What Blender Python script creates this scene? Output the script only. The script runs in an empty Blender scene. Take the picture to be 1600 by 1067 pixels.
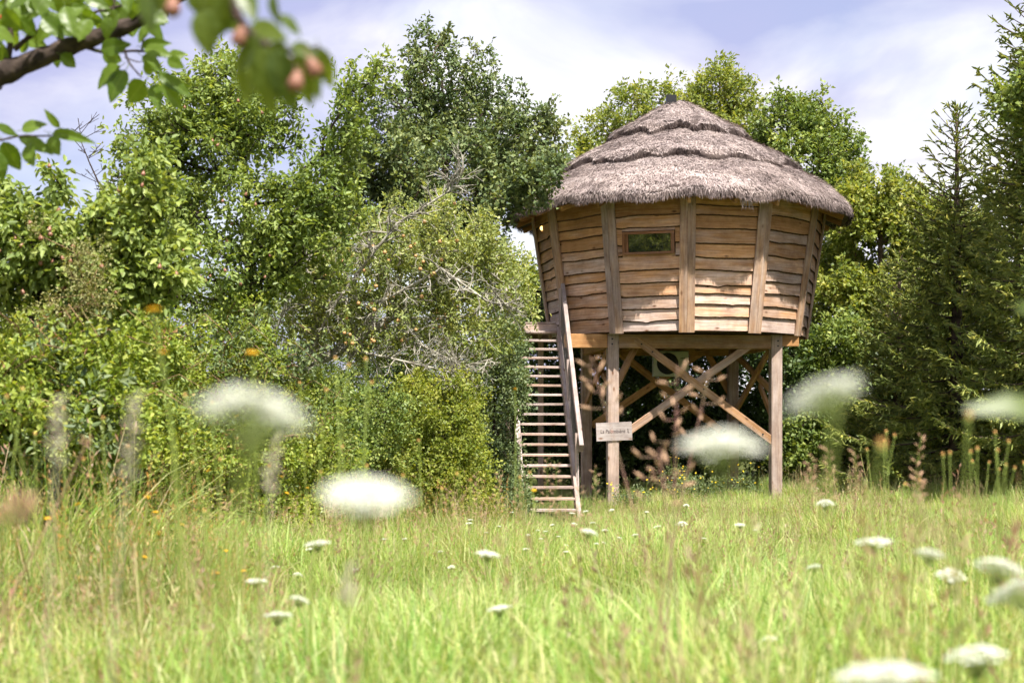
import bpy, math, random
import numpy as np
from mathutils import Vector, Matrix, Euler

# ------------------------------------------------------------------ scene, camera, light
scene = bpy.context.scene
col = scene.collection
PI = math.pi
RNG = np.random.default_rng(7)
random.seed(7)
FPX, HOR, ZC = 2222.0, 650.0, 1.0       # focal length in photo pixels, horizon row, eye height

cam_data = bpy.data.cameras.new('camera')
cam = bpy.data.objects.new('camera', cam_data)
col.objects.link(cam)
cam.location = (0, 0, ZC)
cam.rotation_euler = (PI/2, 0, 0)
cam_data.sensor_width = 36.0
cam_data.lens = FPX/1600*36
cam_data.shift_y = (HOR-533.5)/1600
cam_data.clip_start = 0.05
cam_data.clip_end = 2000
cam_data.dof.use_dof = True
cam_data.dof.focus_distance = 26.0
cam_data.dof.aperture_fstop = 3.3
scene.camera = cam

SUN_AZ, SUN_EL = math.radians(24), math.radians(59.5)
SUN = Vector((math.cos(SUN_EL)*math.sin(SUN_AZ), -math.cos(SUN_EL)*math.cos(SUN_AZ), math.sin(SUN_EL)))
sd = bpy.data.lights.new('sun', 'SUN')
sd.energy = 4.7
sd.angle = math.radians(0.6)
sd.color = (1.0, 0.955, 0.87)
so = bpy.data.objects.new('sun', sd)
so.rotation_euler = (-SUN).to_track_quat('-Z', 'Y').to_euler()
so.location = (10, -20, 40)
col.objects.link(so)

world = bpy.data.worlds.new('World')
scene.world = world
world.use_nodes = True
wt = world.node_tree
wt.nodes.clear()
def WN(t, **k):
    n = wt.nodes.new(t)
    for a, b in k.items(): setattr(n, a, b)
    return n
wout = WN('ShaderNodeOutputWorld')
sky = WN('ShaderNodeTexSky', sky_type='NISHITA', sun_disc=False)
sky.sun_elevation = SUN_EL
sky.sun_rotation = math.atan2(SUN.x, SUN.y)
sky.air_density = 1.0; sky.dust_density = 1.5; sky.ozone_density = 2.0
bg1 = WN('ShaderNodeBackground'); bg1.inputs[1].default_value = 0.085
bg2 = WN('ShaderNodeBackground'); bg2.inputs[1].default_value = 1.0
mixw = WN('ShaderNodeMixShader')
tc = WN('ShaderNodeTexCoord')
mp = WN('ShaderNodeMapping'); mp.inputs['Scale'].default_value = (1.0, 1.0, 2.3); mp.inputs['Location'].default_value = (-1.67, -0.3727, -0.125)
n1 = WN('ShaderNodeTexNoise'); n1.inputs['Scale'].default_value = 3.1; n1.inputs['Detail'].default_value = 7; n1.inputs['Roughness'].default_value = 0.52; n1.inputs['Distortion'].default_value = 0.35
r1 = WN('ShaderNodeValToRGB')
r1.color_ramp.elements[0].position = 0.34; r1.color_ramp.elements[0].color = (0.66, 0.66, 0.66, 1)
r1.color_ramp.elements[1].position = 0.60; r1.color_ramp.elements[1].color = (1, 1, 1, 1)
n2 = WN('ShaderNodeTexNoise'); n2.inputs['Scale'].default_value = 4.6; n2.inputs['Detail'].default_value = 8; n2.inputs['Roughness'].default_value = 0.5; n2.inputs['Distortion'].default_value = 0.5
r2 = WN('ShaderNodeValToRGB')
r2.color_ramp.elements[0].position = 0.38; r2.color_ramp.elements[0].color = (0.235, 0.240, 0.365, 1)
r2.color_ramp.elements[1].position = 0.63; r2.color_ramp.elements[1].color = (0.52, 0.51, 0.525, 1)
e = r2.color_ramp.elements.new(0.5); e.color = (0.345, 0.343, 0.42, 1)
wl = wt.links.new
wl(tc.outputs['Generated'], mp.inputs[0]); wl(mp.outputs[0], n1.inputs['Vector']); wl(mp.outputs[0], n2.inputs['Vector'])
wl(n1.outputs[0], r1.inputs[0]); wl(n2.outputs[0], r2.inputs[0])
wl(sky.outputs[0], bg1.inputs[0]); wl(r2.outputs[0], bg2.inputs[0])
wl(r1.outputs[0], mixw.inputs[0]); wl(bg1.outputs[0], mixw.inputs[1]); wl(bg2.outputs[0], mixw.inputs[2])
wl(mixw.outputs[0], wout.inputs[0])

vs = scene.view_settings
vs.view_transform = 'Standard'
vs.look = 'None'
vs.exposure = 1.28
vs.gamma = 1.0
vs.use_curve_mapping = False
cy = scene.cycles
cy.use_denoising = True
cy.max_bounces = 5; cy.diffuse_bounces = 3; cy.glossy_bounces = 2; cy.transmission_bounces = 4; cy.transparent_max_bounces = 4
cy.use_adaptive_sampling = True; cy.adaptive_threshold = 0.03
cy.sample_clamp_indirect = 6.0

# ------------------------------------------------------------------ helpers
def P(u, v, y):
    """photo pixel -> point at depth y"""
    return Vector(((u-800)*y/FPX, y, ZC+(HOR-v)*y/FPX))

def smooth(a, b, x):
    t = np.clip((np.asarray(x, float)-a)/(b-a), 0, 1)      # a > b gives a falling edge
    return t*t*(3-2*t)

def ground(x, y):
    x = np.asarray(x, float); y = np.asarray(y, float)
    z = -0.75*smooth(-2, 25, y)
    z = z+0.036*np.clip(x-1.5, -2, 14)*smooth(14, 28, y)
    z = z+0.03*np.sin(x*0.9+1.3)*np.sin(y*0.7)+0.02*np.sin(x*2.1)*np.cos(y*1.7+.5)
    z = z-0.35*smooth(34, 70, y)
    return z
def gz(x, y): return float(ground(x, y))

def tag(o, label=None, cat=None, group=None, kind=None):
    if label: o['label'] = label
    if cat: o['category'] = cat
    if group: o['group'] = group
    if kind: o['kind'] = kind
    return o

def empty(name, loc, label=None, cat=None, group=None):
    o = bpy.data.objects.new(name, None)
    o.location = loc
    o.empty_display_size = 0.2
    col.objects.link(o)
    return tag(o, label, cat, group)

def origin(p):
    o = Vector((0, 0, 0))
    while p is not None:
        o += p.location; p = p.parent
    return o

def mesh_from(name, V, F, attrs=None, uv=None, smooth_shade=False):
    me = bpy.data.meshes.new(name)
    V = np.asarray(V, np.float32).reshape(-1, 3)
    if isinstance(F, np.ndarray):
        m, k = F.shape
        me.vertices.add(len(V)); me.vertices.foreach_set('co', V.ravel())
        me.loops.add(m*k); me.loops.foreach_set('vertex_index', F.astype(np.int32).ravel())
        me.polygons.add(m); me.polygons.foreach_set('loop_start', np.arange(m, dtype=np.int32)*k)
        me.update(calc_edges=True)
    else:
        me.from_pydata([tuple(map(float, v)) for v in V], [], [tuple(map(int, f)) for f in F])
        me.update()
    if uv is not None:
        l = me.uv_layers.new(name='UVMap')
        l.data.foreach_set('uv', np.asarray(uv, np.float32).ravel())
    for k_, a in (attrs or {}).items():
        a = np.asarray(a, np.float32)
        if a.ndim == 1:
            at = me.attributes.new(k_, 'FLOAT', 'POINT'); at.data.foreach_set('value', a)
        else:
            at = me.attributes.new(k_, 'FLOAT_COLOR', 'POINT')
            if a.shape[1] == 3: a = np.concatenate([a, np.ones((len(a), 1), np.float32)], 1)
            at.data.foreach_set('color', a.ravel())
    if smooth_shade:
        me.polygons.foreach_set('use_smooth', np.ones(len(me.polygons), bool))
    return me

def mk(name, V, F, mat, parent=None, attrs=None, uv=None, smooth_shade=False, local=False):
    """one mesh object; V in world space unless local"""
    V = np.asarray(V, float).reshape(-1, 3)
    if parent is not None and not local:
        V = V-np.array(origin(parent))
    me = mesh_from(name, V, F, attrs, uv, smooth_shade)
    for m in (mat if isinstance(mat, (list, tuple)) else [mat]): me.materials.append(m)
    o = bpy.data.objects.new(name, me)
    col.objects.link(o)
    if parent is not None: o.parent = parent
    return o

def inst(name, me, parent, loc=(0, 0, 0), rot=None, scale=1.0):
    o = bpy.data.objects.new(name, me)
    col.objects.link(o)
    o.parent = parent
    o.location = loc
    if rot is not None: o.rotation_euler = rot
    o.scale = (scale,)*3 if not hasattr(scale, '__len__') else scale
    return o

def nrm(a):
    a = np.asarray(a, float)
    return a/np.maximum(np.linalg.norm(a, axis=-1, keepdims=True), 1e-9)

def vnoise(p, s, seed=0):
    """cheap smooth 3-D noise, about -1..1"""
    p = np.asarray(p, float)*s
    r = np.random.default_rng(seed)
    out = np.zeros(p.shape[:-1])
    for i in range(6):
        k = r.normal(size=3); k = k/np.linalg.norm(k)*r.uniform(.7, 1.9); ph = r.uniform(0, 6.28)
        out = out+np.sin(p@k+ph)
    return out/3.0

# --- beams with chamfered long edges
def beam_geo(p0, p1, w, h, up=(0, 0, 1), ch=0.008):
    """w across, h along up; returns V, F(list), uv"""
    p0 = np.array(p0, float); p1 = np.array(p1, float)
    d = p1-p0; L = np.linalg.norm(d); d = d/L
    up = np.array(up, float); s = np.cross(d, up); s /= np.linalg.norm(s); t = np.cross(s, d)
    a, b = w/2, h/2; c = min(ch, a*.4, b*.4)
    prof = [(-a, -b+c), (-a+c, -b), (a-c, -b), (a, -b+c), (a, b-c), (a-c, b), (-a+c, b), (-a, b-c)]
    V = [p0+s*x+t*y for x, y in prof]+[p1+s*x+t*y for x, y in prof]
    F, uv = [], []
    per = 0
    for i in range(8):
        j = (i+1) % 8
        dl = math.hypot(prof[j][0]-prof[i][0], prof[j][1]-prof[i][1])
        F.append((i, j, 8+j, 8+i)); uv += [(0, per), (0, per+dl), (L, per+dl), (L, per)]
        per += dl
    F.append(tuple(range(7, -1, -1))); uv += [(0.02*prof[i][0], prof[i][1]) for i in range(7, -1, -1)]
    F.append(tuple(range(8, 16))); uv += [(0.02*prof[i][0], prof[i][1]) for i in range(8)]
    return np.array(V), F, uv

def beam(name, p0, p1, w, h, mat, parent=None, up=(0, 0, 1), ch=0.008, weather=None):
    V, F, uv = beam_geo(p0, p1, w, h, up, ch)
    o = mk(name, V, F, mat, parent, uv=uv)
    o['weather'] = float(random.uniform(.25, .75) if weather is None else weather)
    return o

# --- tubes
def tube_geo(pts, rad, sides=6, cap=True):
    pts = np.asarray(pts, float); n = len(pts)
    rad = np.asarray(rad, float)*np.ones(n)
    tan = nrm(np.gradient(pts, axis=0))
    ref = np.array([0.3, 0.9, 0.2]) if abs(tan[0][2]) > .8 else np.array([0, 0, 1.0])
    V = []
    for i in range(n):
        a = np.cross(tan[i], ref); a /= max(np.linalg.norm(a), 1e-6); b = np.cross(tan[i], a)
        for k in range(sides):
            t = 2*PI*k/sides
            V.append(pts[i]+rad[i]*(a*math.cos(t)+b*math.sin(t)))
    F = []
    for i in range(n-1):
        for k in range(sides):
            k2 = (k+1) % sides
            F.append((i*sides+k, (i+1)*sides+k, (i+1)*sides+k2, i*sides+k2))
    if cap:
        F.append(tuple(range(sides))); F.append(tuple(range((n-1)*sides, n*sides))[::-1])
    return np.array(V), F

def join_geo(parts):
    V, F, o = [], [], 0
    for v, f in parts:
        V.append(v); F += [tuple(i+o for i in g) for g in f]; o += len(v)
    return np.concatenate(V), F

def edge_tubes(A, B, ra, rb, sides=5):
    """many straight tapered tubes at once"""
    A = np.asarray(A, float); B = np.asarray(B, float); n = len(A)
    d = nrm(B-A)
    ref = np.where(np.abs(d[:, 2:3]) > .9, np.array([[1., 0, 0]]), np.array([[0, 0, 1.]]))
    s = nrm(np.cross(d, ref)); t = np.cross(d, s)
    ang = np.arange(sides)*2*PI/sides
    ring = s[:, None, :]*np.cos(ang)[None, :, None]+t[:, None, :]*np.sin(ang)[None, :, None]
    V = np.concatenate([A[:, None, :]+ring*np.asarray(ra)[:, None, None], B[:, None, :]+ring*np.asarray(rb)[:, None, None]], 1)
    k = np.arange(sides); k2 = (k+1) % sides
    f = np.stack([k, k2, sides+k2, sides+k], 1)
    F = (np.arange(n)*2*sides)[:, None, None]+f[None]
    return V.reshape(-1, 3), F.reshape(-1, 4)

# --- leaves
def leaf_geo(pos, ax, nm, L, W, six=False, fold=0.22, droop=0.12):
    ax = nrm(ax); b = nrm(np.cross(ax, nm)); nm = np.cross(b, ax)
    L = np.asarray(L)[:, None]*np.ones((len(pos), 1)); W = np.asarray(W)[:, None]*np.ones((len(pos), 1))
    if not six:
        V = np.stack([pos, pos+ax*L*.42+b*W*.5+nm*W*fold, pos+ax*L-nm*L*droop, pos+ax*L*.42-b*W*.5+nm*W*fold], 1)
        F = np.arange(len(pos)*4).reshape(-1, 4)
        return V.reshape(-1, 3), F, 4
    V = np.stack([pos, pos+ax*L*.3+b*W*.46+nm*W*fold, pos+ax*L*.68+b*W*.36+nm*(W*fold-L*droop*.4), pos+ax*L-nm*L*droop,
                  pos+ax*L*.68-b*W*.36+nm*(W*fold-L*droop*.4), pos+ax*L*.3-b*W*.46+nm*W*fold], 1)
    base = (np.arange(len(pos))*6)[:, None, None]
    F = (base+np.array([[0, 1, 2, 3], [0, 3, 4, 5]])[None]).reshape(-1, 4)
    return V.reshape(-1, 3), F, 6

# ------------------------------------------------------------------ materials
def new_mat(name):
    m = bpy.data.materials.new(name); m.use_nodes = True
    nt = m.node_tree; nt.nodes.clear()
    out = nt.nodes.new('ShaderNodeOutputMaterial')
    return m, nt, out
def N(nt, t, **k):
    n = nt.nodes.new(t)
    for a, b in k.items(): setattr(n, a, b)
    return n
def ramp(nt, stops):
    r = N(nt, 'ShaderNodeValToRGB')
    el = r.color_ramp.elements
    while len(el) < len(stops): el.new(0.5)
    for e_, (p, c) in zip(el, stops):
        e_.position = p; e_.color = (*c, 1) if len(c) == 3 else c
    return r
def mixc(nt, a, b, f, mode='MIX'):
    m = N(nt, 'ShaderNodeMix', data_type='RGBA', blend_type=mode)
    for s, x in ((m.inputs[0], f), (m.inputs[6], a), (m.inputs[7], b)):
        if hasattr(x, 'links'): nt.links.new(x, s)
        elif isinstance(x, (int, float)): s.default_value = x
        else: s.default_value = (*x, 1)
    return m.outputs[2]

def leaf_mat(name, dark, mid, light, transl=0.42, rough=0.5, spec=0.32, nscale=0.9, tint=(1.25, 1.15, .45)):
    m, nt, out = new_mat(name); L = nt.links.new
    at = N(nt, 'ShaderNodeAttribute', attribute_name='rnd')
    r = ramp(nt, [(0.0, dark), (0.5, mid), (1.0, light)])
    L(at.outputs['Fac'], r.inputs[0])
    tcn = N(nt, 'ShaderNodeTexCoord'); no = N(nt, 'ShaderNodeTexNoise'); no.inputs['Scale'].default_value = nscale; no.inputs['Detail'].default_value = 3
    L(tcn.outputs['Object'], no.inputs['Vector'])
    rr = ramp(nt, [(0.3, (.72, .78, .7)), (0.7, (1.22, 1.16, 1.1))])
    L(no.outputs[0], rr.inputs[0])
    c = mixc(nt, r.outputs[0], rr.outputs[0], 1.0, 'MULTIPLY')
    bs = N(nt, 'ShaderNodeBsdfPrincipled'); bs.inputs['Roughness'].default_value = rough; bs.inputs['Specular IOR Level'].default_value = spec
    L(c, bs.inputs['Base Color'])
    tr = N(nt, 'ShaderNodeBsdfTranslucent')
    L(mixc(nt, c, tint, 1.0, 'MULTIPLY'), tr.inputs['Color'])
    mx = N(nt, 'ShaderNodeMixShader'); mx.inputs[0].default_value = transl
    L(bs.outputs[0], mx.inputs[1]); L(tr.outputs[0], mx.inputs[2]); L(mx.outputs[0], out.inputs[0])
    return m

def col_mat(name, transl=0.3, rough=0.5, spec=0.3, vary=0.25):
    """pigment from the 'col' attribute of the mesh"""
    m, nt, out = new_mat(name); L = nt.links.new
    at = N(nt, 'ShaderNodeAttribute', attribute_name='col')
    oi = N(nt, 'ShaderNodeObjectInfo')
    rr = ramp(nt, [(0, (1-vary*1.6, 1-vary*.7, 1-vary)), (.5, (1, 1, 1)), (1, (1+vary*1.5, 1+vary*.5, 1+vary*1.8))])
    L(oi.outputs['Random'], rr.inputs[0])
    c = mixc(nt, at.outputs['Color'], rr.outputs[0], 1.0, 'MULTIPLY')
    bs = N(nt, 'ShaderNodeBsdfPrincipled'); bs.inputs['Roughness'].default_value = rough; bs.inputs['Specular IOR Level'].default_value = spec
    L(c, bs.inputs['Base Color'])
    tr = N(nt, 'ShaderNodeBsdfTranslucent'); L(mixc(nt, c, (1.2, 1.12, .6), 1.0, 'MULTIPLY'), tr.inputs['Color'])
    mx = N(nt, 'ShaderNodeMixShader'); mx.inputs[0].default_value = transl
    L(bs.outputs[0], mx.inputs[1]); L(tr.outputs[0], mx.inputs[2]); L(mx.outputs[0], out.inputs[0])
    return m

def plain(name, c, rough=0.6, spec=0.3, c2=None, scale=20, bump=0.0, metal=0.0, transl=0.0):
    m, nt, out = new_mat(name); L = nt.links.new
    bs = N(nt, 'ShaderNodeBsdfPrincipled'); bs.inputs['Roughness'].default_value = rough; bs.inputs['Specular IOR Level'].default_value = spec; bs.inputs['Metallic'].default_value = metal
    tcn = N(nt, 'ShaderNodeTexCoord'); no = N(nt, 'ShaderNodeTexNoise'); no.inputs['Scale'].default_value = scale; no.inputs['Detail'].default_value = 5
    L(tcn.outputs['Object'], no.inputs['Vector'])
    if c2 is None: c2 = tuple(x*.75 for x in c)
    r = ramp(nt, [(0.32, c2), (0.66, c)])
    L(no.outputs[0], r.inputs[0]); L(r.outputs[0], bs.inputs['Base Color'])
    if bump:
        bp = N(nt, 'ShaderNodeBump'); bp.inputs['Strength'].default_value = bump; bp.inputs['Distance'].default_value = 0.02
        L(no.outputs[0], bp.inputs['Height']); L(bp.outputs[0], bs.inputs['Normal'])
    if transl:
        tr = N(nt, 'ShaderNodeBsdfTranslucent'); L(r.outputs[0], tr.inputs['Color'])
        mx = N(nt, 'ShaderNodeMixShader'); mx.inputs[0].default_value = transl
        L(bs.outputs[0], mx.inputs[1]); L(tr.outputs[0], mx.inputs[2]); L(mx.outputs[0], out.inputs[0])
    else: L(bs.outputs[0], out.inputs[0])
    return m

def wood_mat(name, fresh1, fresh2, grey1, grey2, bump=0.35):
    m, nt, out = new_mat(name); L = nt.links.new
    uvn = N(nt, 'ShaderNodeUVMap'); oi = N(nt, 'ShaderNodeObjectInfo')
    off = N(nt, 'ShaderNodeVectorMath', operation='MULTIPLY_ADD')
    cx = N(nt, 'ShaderNodeCombineXYZ'); L(oi.outputs['Random'], cx.inputs[0]); L(oi.outputs['Random'], cx.inputs[1]); L(oi.outputs['Random'], cx.inputs[2])
    off.inputs[1].default_value = (37.0, 19.0, 23.0)
    L(cx.outputs[0], off.inputs[0]); L(uvn.outputs[0], off.inputs[2])
    # knots bend the grain
    mk_ = N(nt, 'ShaderNodeMapping'); mk_.inputs['Scale'].default_value = (2.6, 6.0, 1); L(off.outputs[0], mk_.inputs[0])
    vo = N(nt, 'ShaderNodeTexVoronoi'); vo.inputs['Scale'].default_value = 1.0; L(mk_.outputs[0], vo.inputs['Vector'])
    kr = ramp(nt, [(0.04, (1, 1, 1)), (0.16, (0, 0, 0))]); L(vo.outputs['Distance'], kr.inputs[0])
    mg = N(nt, 'ShaderNodeMapping'); mg.inputs['Scale'].default_value = (1.6, 34.0, 1); L(off.outputs[0], mg.inputs[0])
    ng = N(nt, 'ShaderNodeTexNoise'); ng.inputs['Scale'].default_value = 1.0; ng.inputs['Detail'].default_value = 6; ng.inputs['Roughness'].default_value = .62; ng.inputs['Distortion'].default_value = .6
    L(mg.outputs[0], ng.inputs['Vector'])
    gr = ramp(nt, [(0.36, (0, 0, 0)), (0.62, (1, 1, 1))]); L(ng.outputs[0], gr.inputs[0])
    fresh = mixc(nt, fresh1, fresh2, gr.outputs[0])
    grey = mixc(nt, grey1, grey2, gr.outputs[0])
    ms = N(nt, 'ShaderNodeMapping'); ms.inputs['Scale'].default_value = (1.1, 6.0, 1); L(off.outputs[0], ms.inputs[0])
    ns = N(nt, 'ShaderNodeTexNoise'); ns.inputs['Scale'].default_value = 1.3; ns.inputs['Detail'].default_value = 5; L(ms.outputs[0], ns.inputs['Vector'])
    aw = N(nt, 'ShaderNodeAttribute', attribute_type='OBJECT', attribute_name='weather')
    ma = N(nt, 'ShaderNodeMath', operation='ADD'); L(ns.outputs[0], ma.inputs[0]); L(aw.outputs['Fac'], ma.inputs[1])
    mr = N(nt, 'ShaderNodeMapRange'); mr.inputs[1].default_value = .68; mr.inputs[2].default_value = 1.3; L(ma.outputs[0], mr.inputs[0])
    c = mixc(nt, fresh, grey, mr.outputs[0])
    c = mixc(nt, c, (0.15, 0.07, 0.035), kr.outputs[0])
    nb = N(nt, 'ShaderNodeTexNoise'); nb.inputs['Scale'].default_value = 2.2; nb.inputs['Detail'].default_value = 7; nb.inputs['Roughness'].default_value = .7; L(off.outputs[0], nb.inputs['Vector'])
    rb_ = ramp(nt, [(.35, (.70, .67, .66)), (.62, (1.1, 1.1, 1.1))]); L(nb.outputs[0], rb_.inputs[0])
    c = mixc(nt, c, rb_.outputs[0], 1.0, 'MULTIPLY')
    hv = N(nt, 'ShaderNodeHueSaturation'); L(c, hv.inputs['Color'])
    mv = N(nt, 'ShaderNodeMapRange'); mv.inputs[3].default_value = .78; mv.inputs[4].default_value = 1.18; L(oi.outputs['Random'], mv.inputs[0]); L(mv.outputs[0], hv.inputs['Value'])
    bs = N(nt, 'ShaderNodeBsdfPrincipled'); bs.inputs['Roughness'].default_value = .72; bs.inputs['Specular IOR Level'].default_value = .2
    L(hv.outputs[0], bs.inputs['Base Color'])
    bp = N(nt, 'ShaderNodeBump'); bp.inputs['Strength'].default_value = bump; bp.inputs['Distance'].default_value = .006
    L(ng.outputs[0], bp.inputs['Height']); L(bp.outputs[0], bs.inputs['Normal']); L(bs.outputs[0], out.inputs[0])
    return m

M = {}
M['board'] = wood_mat('larch_boards', (.42, .20, .075), (.60, .335, .155), (.42, .305, .25), (.64, .52, .455))
M['frame_wood'] = wood_mat('frame_timber', (.33, .16, .058), (.48, .27, .115), (.31, .225, .18), (.47, .37, .31))
M['grey_wood'] = wood_mat('weathered_timber', (.31, .205, .145), (.43, .31, .235), (.35, .285, .26), (.51, .43, .395))
M['bark_shadow_edge'] = plain('bark_shadow_edge', (.10, .06, .035), .9, .1, (.045, .026, .016), 30)  # bark rim, and also the shadow line painted under each board
M['sign_wood'] = wood_mat('sign_plank', (.31, .25, .215), (.38, .315, .28), (.31, .265, .245), (.39, .345, .325), .15)
M['ink'] = plain('sign_ink', (.045, .03, .03), .8)
M['ink_rose'] = plain('sign_rose', (.56, .38, .33), .8)
M['frame_red'] = wood_mat('window_timber', (.22, .095, .04), (.32, .15, .07), (.24, .15, .10), (.3, .2, .14), .15)
M['interior'] = plain('dark_interior', (.05, .035, .025), .9, .1)
M['black_metal'] = plain('black_metal', (.012, .012, .014), .5, .4)
M['steel'] = plain('steel', (.35, .35, .36), .45, .5, metal=.8)
M['ac_case'] = plain('cream_casing', (.52, .53, .44), .5, .4, (.47, .48, .39), 6)
M['ac_dark'] = plain('fan_dark', (.02, .02, .02), .6)
M['ac_edge'] = plain('ac_lettering', (.08, .09, .07), .6)
M['wire'] = plain('wire', (.20, .19, .17), .5, .4, metal=.4)

def glass_mat():
    m, nt, out = new_mat('window_glass'); L = nt.links.new
    b = N(nt, 'ShaderNodeBsdfPrincipled'); b.inputs['Base Color'].default_value = (.012, .016, .012, 1); b.inputs['Roughness'].default_value = .03
    b.inputs['IOR'].default_value = 2.1; b.inputs['Specular IOR Level'].default_value = .75
    tcn = N(nt, 'ShaderNodeTexCoord'); no = N(nt, 'ShaderNodeTexNoise'); no.inputs['Scale'].default_value = 3
    L(tcn.outputs['Object'], no.inputs['Vector'])
    bp = N(nt, 'ShaderNodeBump'); bp.inputs['Strength'].default_value = .05; L(no.outputs[0], bp.inputs['Height']); L(bp.outputs[0], b.inputs['Normal'])
    L(b.outputs[0], out.inputs[0]); return m
M['glass'] = glass_mat()
def glow_mat(name, c, s):
    m, nt, out = new_mat(name); e_ = N(nt, 'ShaderNodeEmission'); e_.inputs[0].default_value = (*c, 1); e_.inputs[1].default_value = s
    nt.links.new(e_.outputs[0], out.inputs[0]); return m
M['bulb'] = glow_mat('bulb_glow', (1.0, .62, .16), 2.2)

def thatch_mat():
    m, nt, out = new_mat('thatch'); L = nt.links.new
    at = N(nt, 'ShaderNodeAttribute', attribute_name='rnd')
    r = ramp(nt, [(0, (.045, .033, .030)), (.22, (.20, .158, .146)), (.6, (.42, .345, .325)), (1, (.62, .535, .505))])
    L(at.outputs['Fac'], r.inputs[0])
    tcn = N(nt, 'ShaderNodeTexCoord'); no = N(nt, 'ShaderNodeTexNoise'); no.inputs['Scale'].default_value = 2.2; no.inputs['Detail'].default_value = 5
    L(tcn.outputs['Object'], no.inputs['Vector'])
    rr = ramp(nt, [(.3, (.78, .76, .77)), (.7, (1.15, 1.13, 1.1))]); L(no.outputs[0], rr.inputs[0])
    bs = N(nt, 'ShaderNodeBsdfPrincipled'); bs.inputs['Roughness'].default_value = .85; bs.inputs['Specular IOR Level'].default_value = .12
    L(mixc(nt, r.outputs[0], rr.outputs[0], 1, 'MULTIPLY'), bs.inputs['Base Color']); L(bs.outputs[0], out.inputs[0])
    return m
M['thatch'] = thatch_mat()
M['bark'] = plain('bark_brown', (.15, .11, .08), .9, .1, (.06, .045, .035), 9, .5)
M['bark_dark'] = plain('bark_dark', (.075, .055, .045), .9, .1, (.028, .021, .018), 22, .8)
M['bark_lichen'] = plain('bark_lichen', (.42, .40, .33), .9, .1, (.17, .145, .115), 14, .5)
M['cane'] = plain('bramble_cane', (.26, .13, .085), .7, .2, (.16, .14, .05), 5)
M['fruit_pear'] = plain('pear_skin', (.27, .095, .07), .4, .4, (.22, .14, .07), 25)
M['fruit_apple'] = plain('apple_skin', (.50, .20, .10), .4, .4, (.40, .32, .10), 25)
M['fruit_near'] = plain('young_pear_skin', (.26, .085, .07), .5, .35, (.23, .14, .07), 40)
M['cherry'] = plain('cherry_skin', (.55, .03, .015), .25, .5)

# ground
def ground_mat():
    m, nt, out = new_mat('meadow_soil'); L = nt.links.new
    tcn = N(nt, 'ShaderNodeTexCoord'); no = N(nt, 'ShaderNodeTexNoise'); no.inputs['Scale'].default_value = 1.4; no.inputs['Detail'].default_value = 9
    L(tcn.outputs['Object'], no.inputs['Vector'])
    r = ramp(nt, [(.3, (.045, .055, .016)), (.55, (.10, .115, .03)), (.75, (.16, .14, .06))]); L(no.outputs[0], r.inputs[0])
    n2_ = N(nt, 'ShaderNodeTexNoise'); n2_.inputs['Scale'].default_value = 40; n2_.inputs['Detail'].default_value = 4; L(tcn.outputs['Object'], n2_.inputs['Vector'])
    bs = N(nt, 'ShaderNodeBsdfPrincipled'); bs.inputs['Roughness'].default_value = .95; bs.inputs['Specular IOR Level'].default_value = .1
    bp = N(nt, 'ShaderNodeBump'); bp.inputs['Distance'].default_value = .06; L(n2_.outputs[0], bp.inputs['Height']); L(bp.outputs[0], bs.inputs['Normal'])
    L(r.outputs[0], bs.inputs['Base Color']); L(bs.outputs[0], out.inputs[0]); return m
M['ground'] = ground_mat()

def build_ground():
    xs = np.unique(np.concatenate([np.linspace(-600, -30, 16), np.linspace(-30, 30, 81), np.linspace(30, 600, 16)]))
    ys = np.unique(np.concatenate([np.linspace(-80, -4, 10), np.linspace(-4, 45, 71), np.linspace(45, 900, 22)]))
    X, Y = np.meshgrid(xs, ys)
    V = np.stack([X, Y, ground(X, Y)], -1).reshape(-1, 3)
    nx, ny = len(xs), len(ys)
    i = np.arange((ny-1)*(nx-1)); r_, c_ = i//(nx-1), i % (nx-1)
    a = r_*nx+c_
    F = np.stack([a, a+1, a+nx+1, a+nx], 1)
    o = mk('ground', V, F, M['ground'], smooth_shade=True)
    tag(o, 'gently sloping meadow soil under the grass', None, None, 'structure')
build_ground()

# ------------------------------------------------------------------ the tree house
CX, CY = 3.38, 29.0
def cang(k): return math.radians(-3+30*k)
ZB, ZT = ZC+1.60, ZC+4.06
RB, LEAN = 2.535, 0.148
def rad_at(z): return RB+LEAN*(z-ZB)
def corner(k, z, dr=0.0):
    a = cang(k); r = rad_at(z)+dr
    return np.array([CX+r*math.sin(a), CY-r*math.cos(a), z])

house = empty('tree_house', (CX, CY, gz(CX, CY)), 'round wooden tree house on stilts with thatched roof and waney-edge boards', 'tree house')

def ring_solid(name, profile, seg, mat, parent, wob=None, attrs=None, uvscale=1):
    """closed lathe around the house axis; profile = [(r, z)]"""
    V, n = [], len(profile)
    for s in range(seg):
        a = 2*PI*s/seg
        for i, (r, z) in enumerate(profile):
            dr, dz = wob(a, i) if wob else (0, 0)
            V.append((CX+(r+dr)*math.sin(a), CY-(r+dr)*math.cos(a), z+dz))
    F = []
    for s in range(seg):
        s2 = (s+1) % seg
        for i in range(n):
            i2 = (i+1) % n
            F.append((s*n+i, s2*n+i, s2*n+i2, s*n+i2))
    return np.array(V), np.array(F)

# floor and wall core
V = [corner(k, ZB-0.02, -0.09) for k in range(12)]+[corner(k, ZB+.06, -0.09) for k in range(12)]
F = [tuple(range(12)), tuple(range(23, 11, -1))]+[(k, 12+k, 12+(k+1) % 12, (k+1) % 12) for k in range(12)]
mk('floor', V, F, M['interior'], house)
V = [corner(k, ZB+.07, -0.035) for k in range(12)]+[corner(k, ZT+.1, -0.035) for k in range(12)]
F = [(k, (k+1) % 12, 12+(k+1) % 12, 12+k) for k in range(12)]
mk('wall_core', V, F, M['interior'], house)

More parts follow.
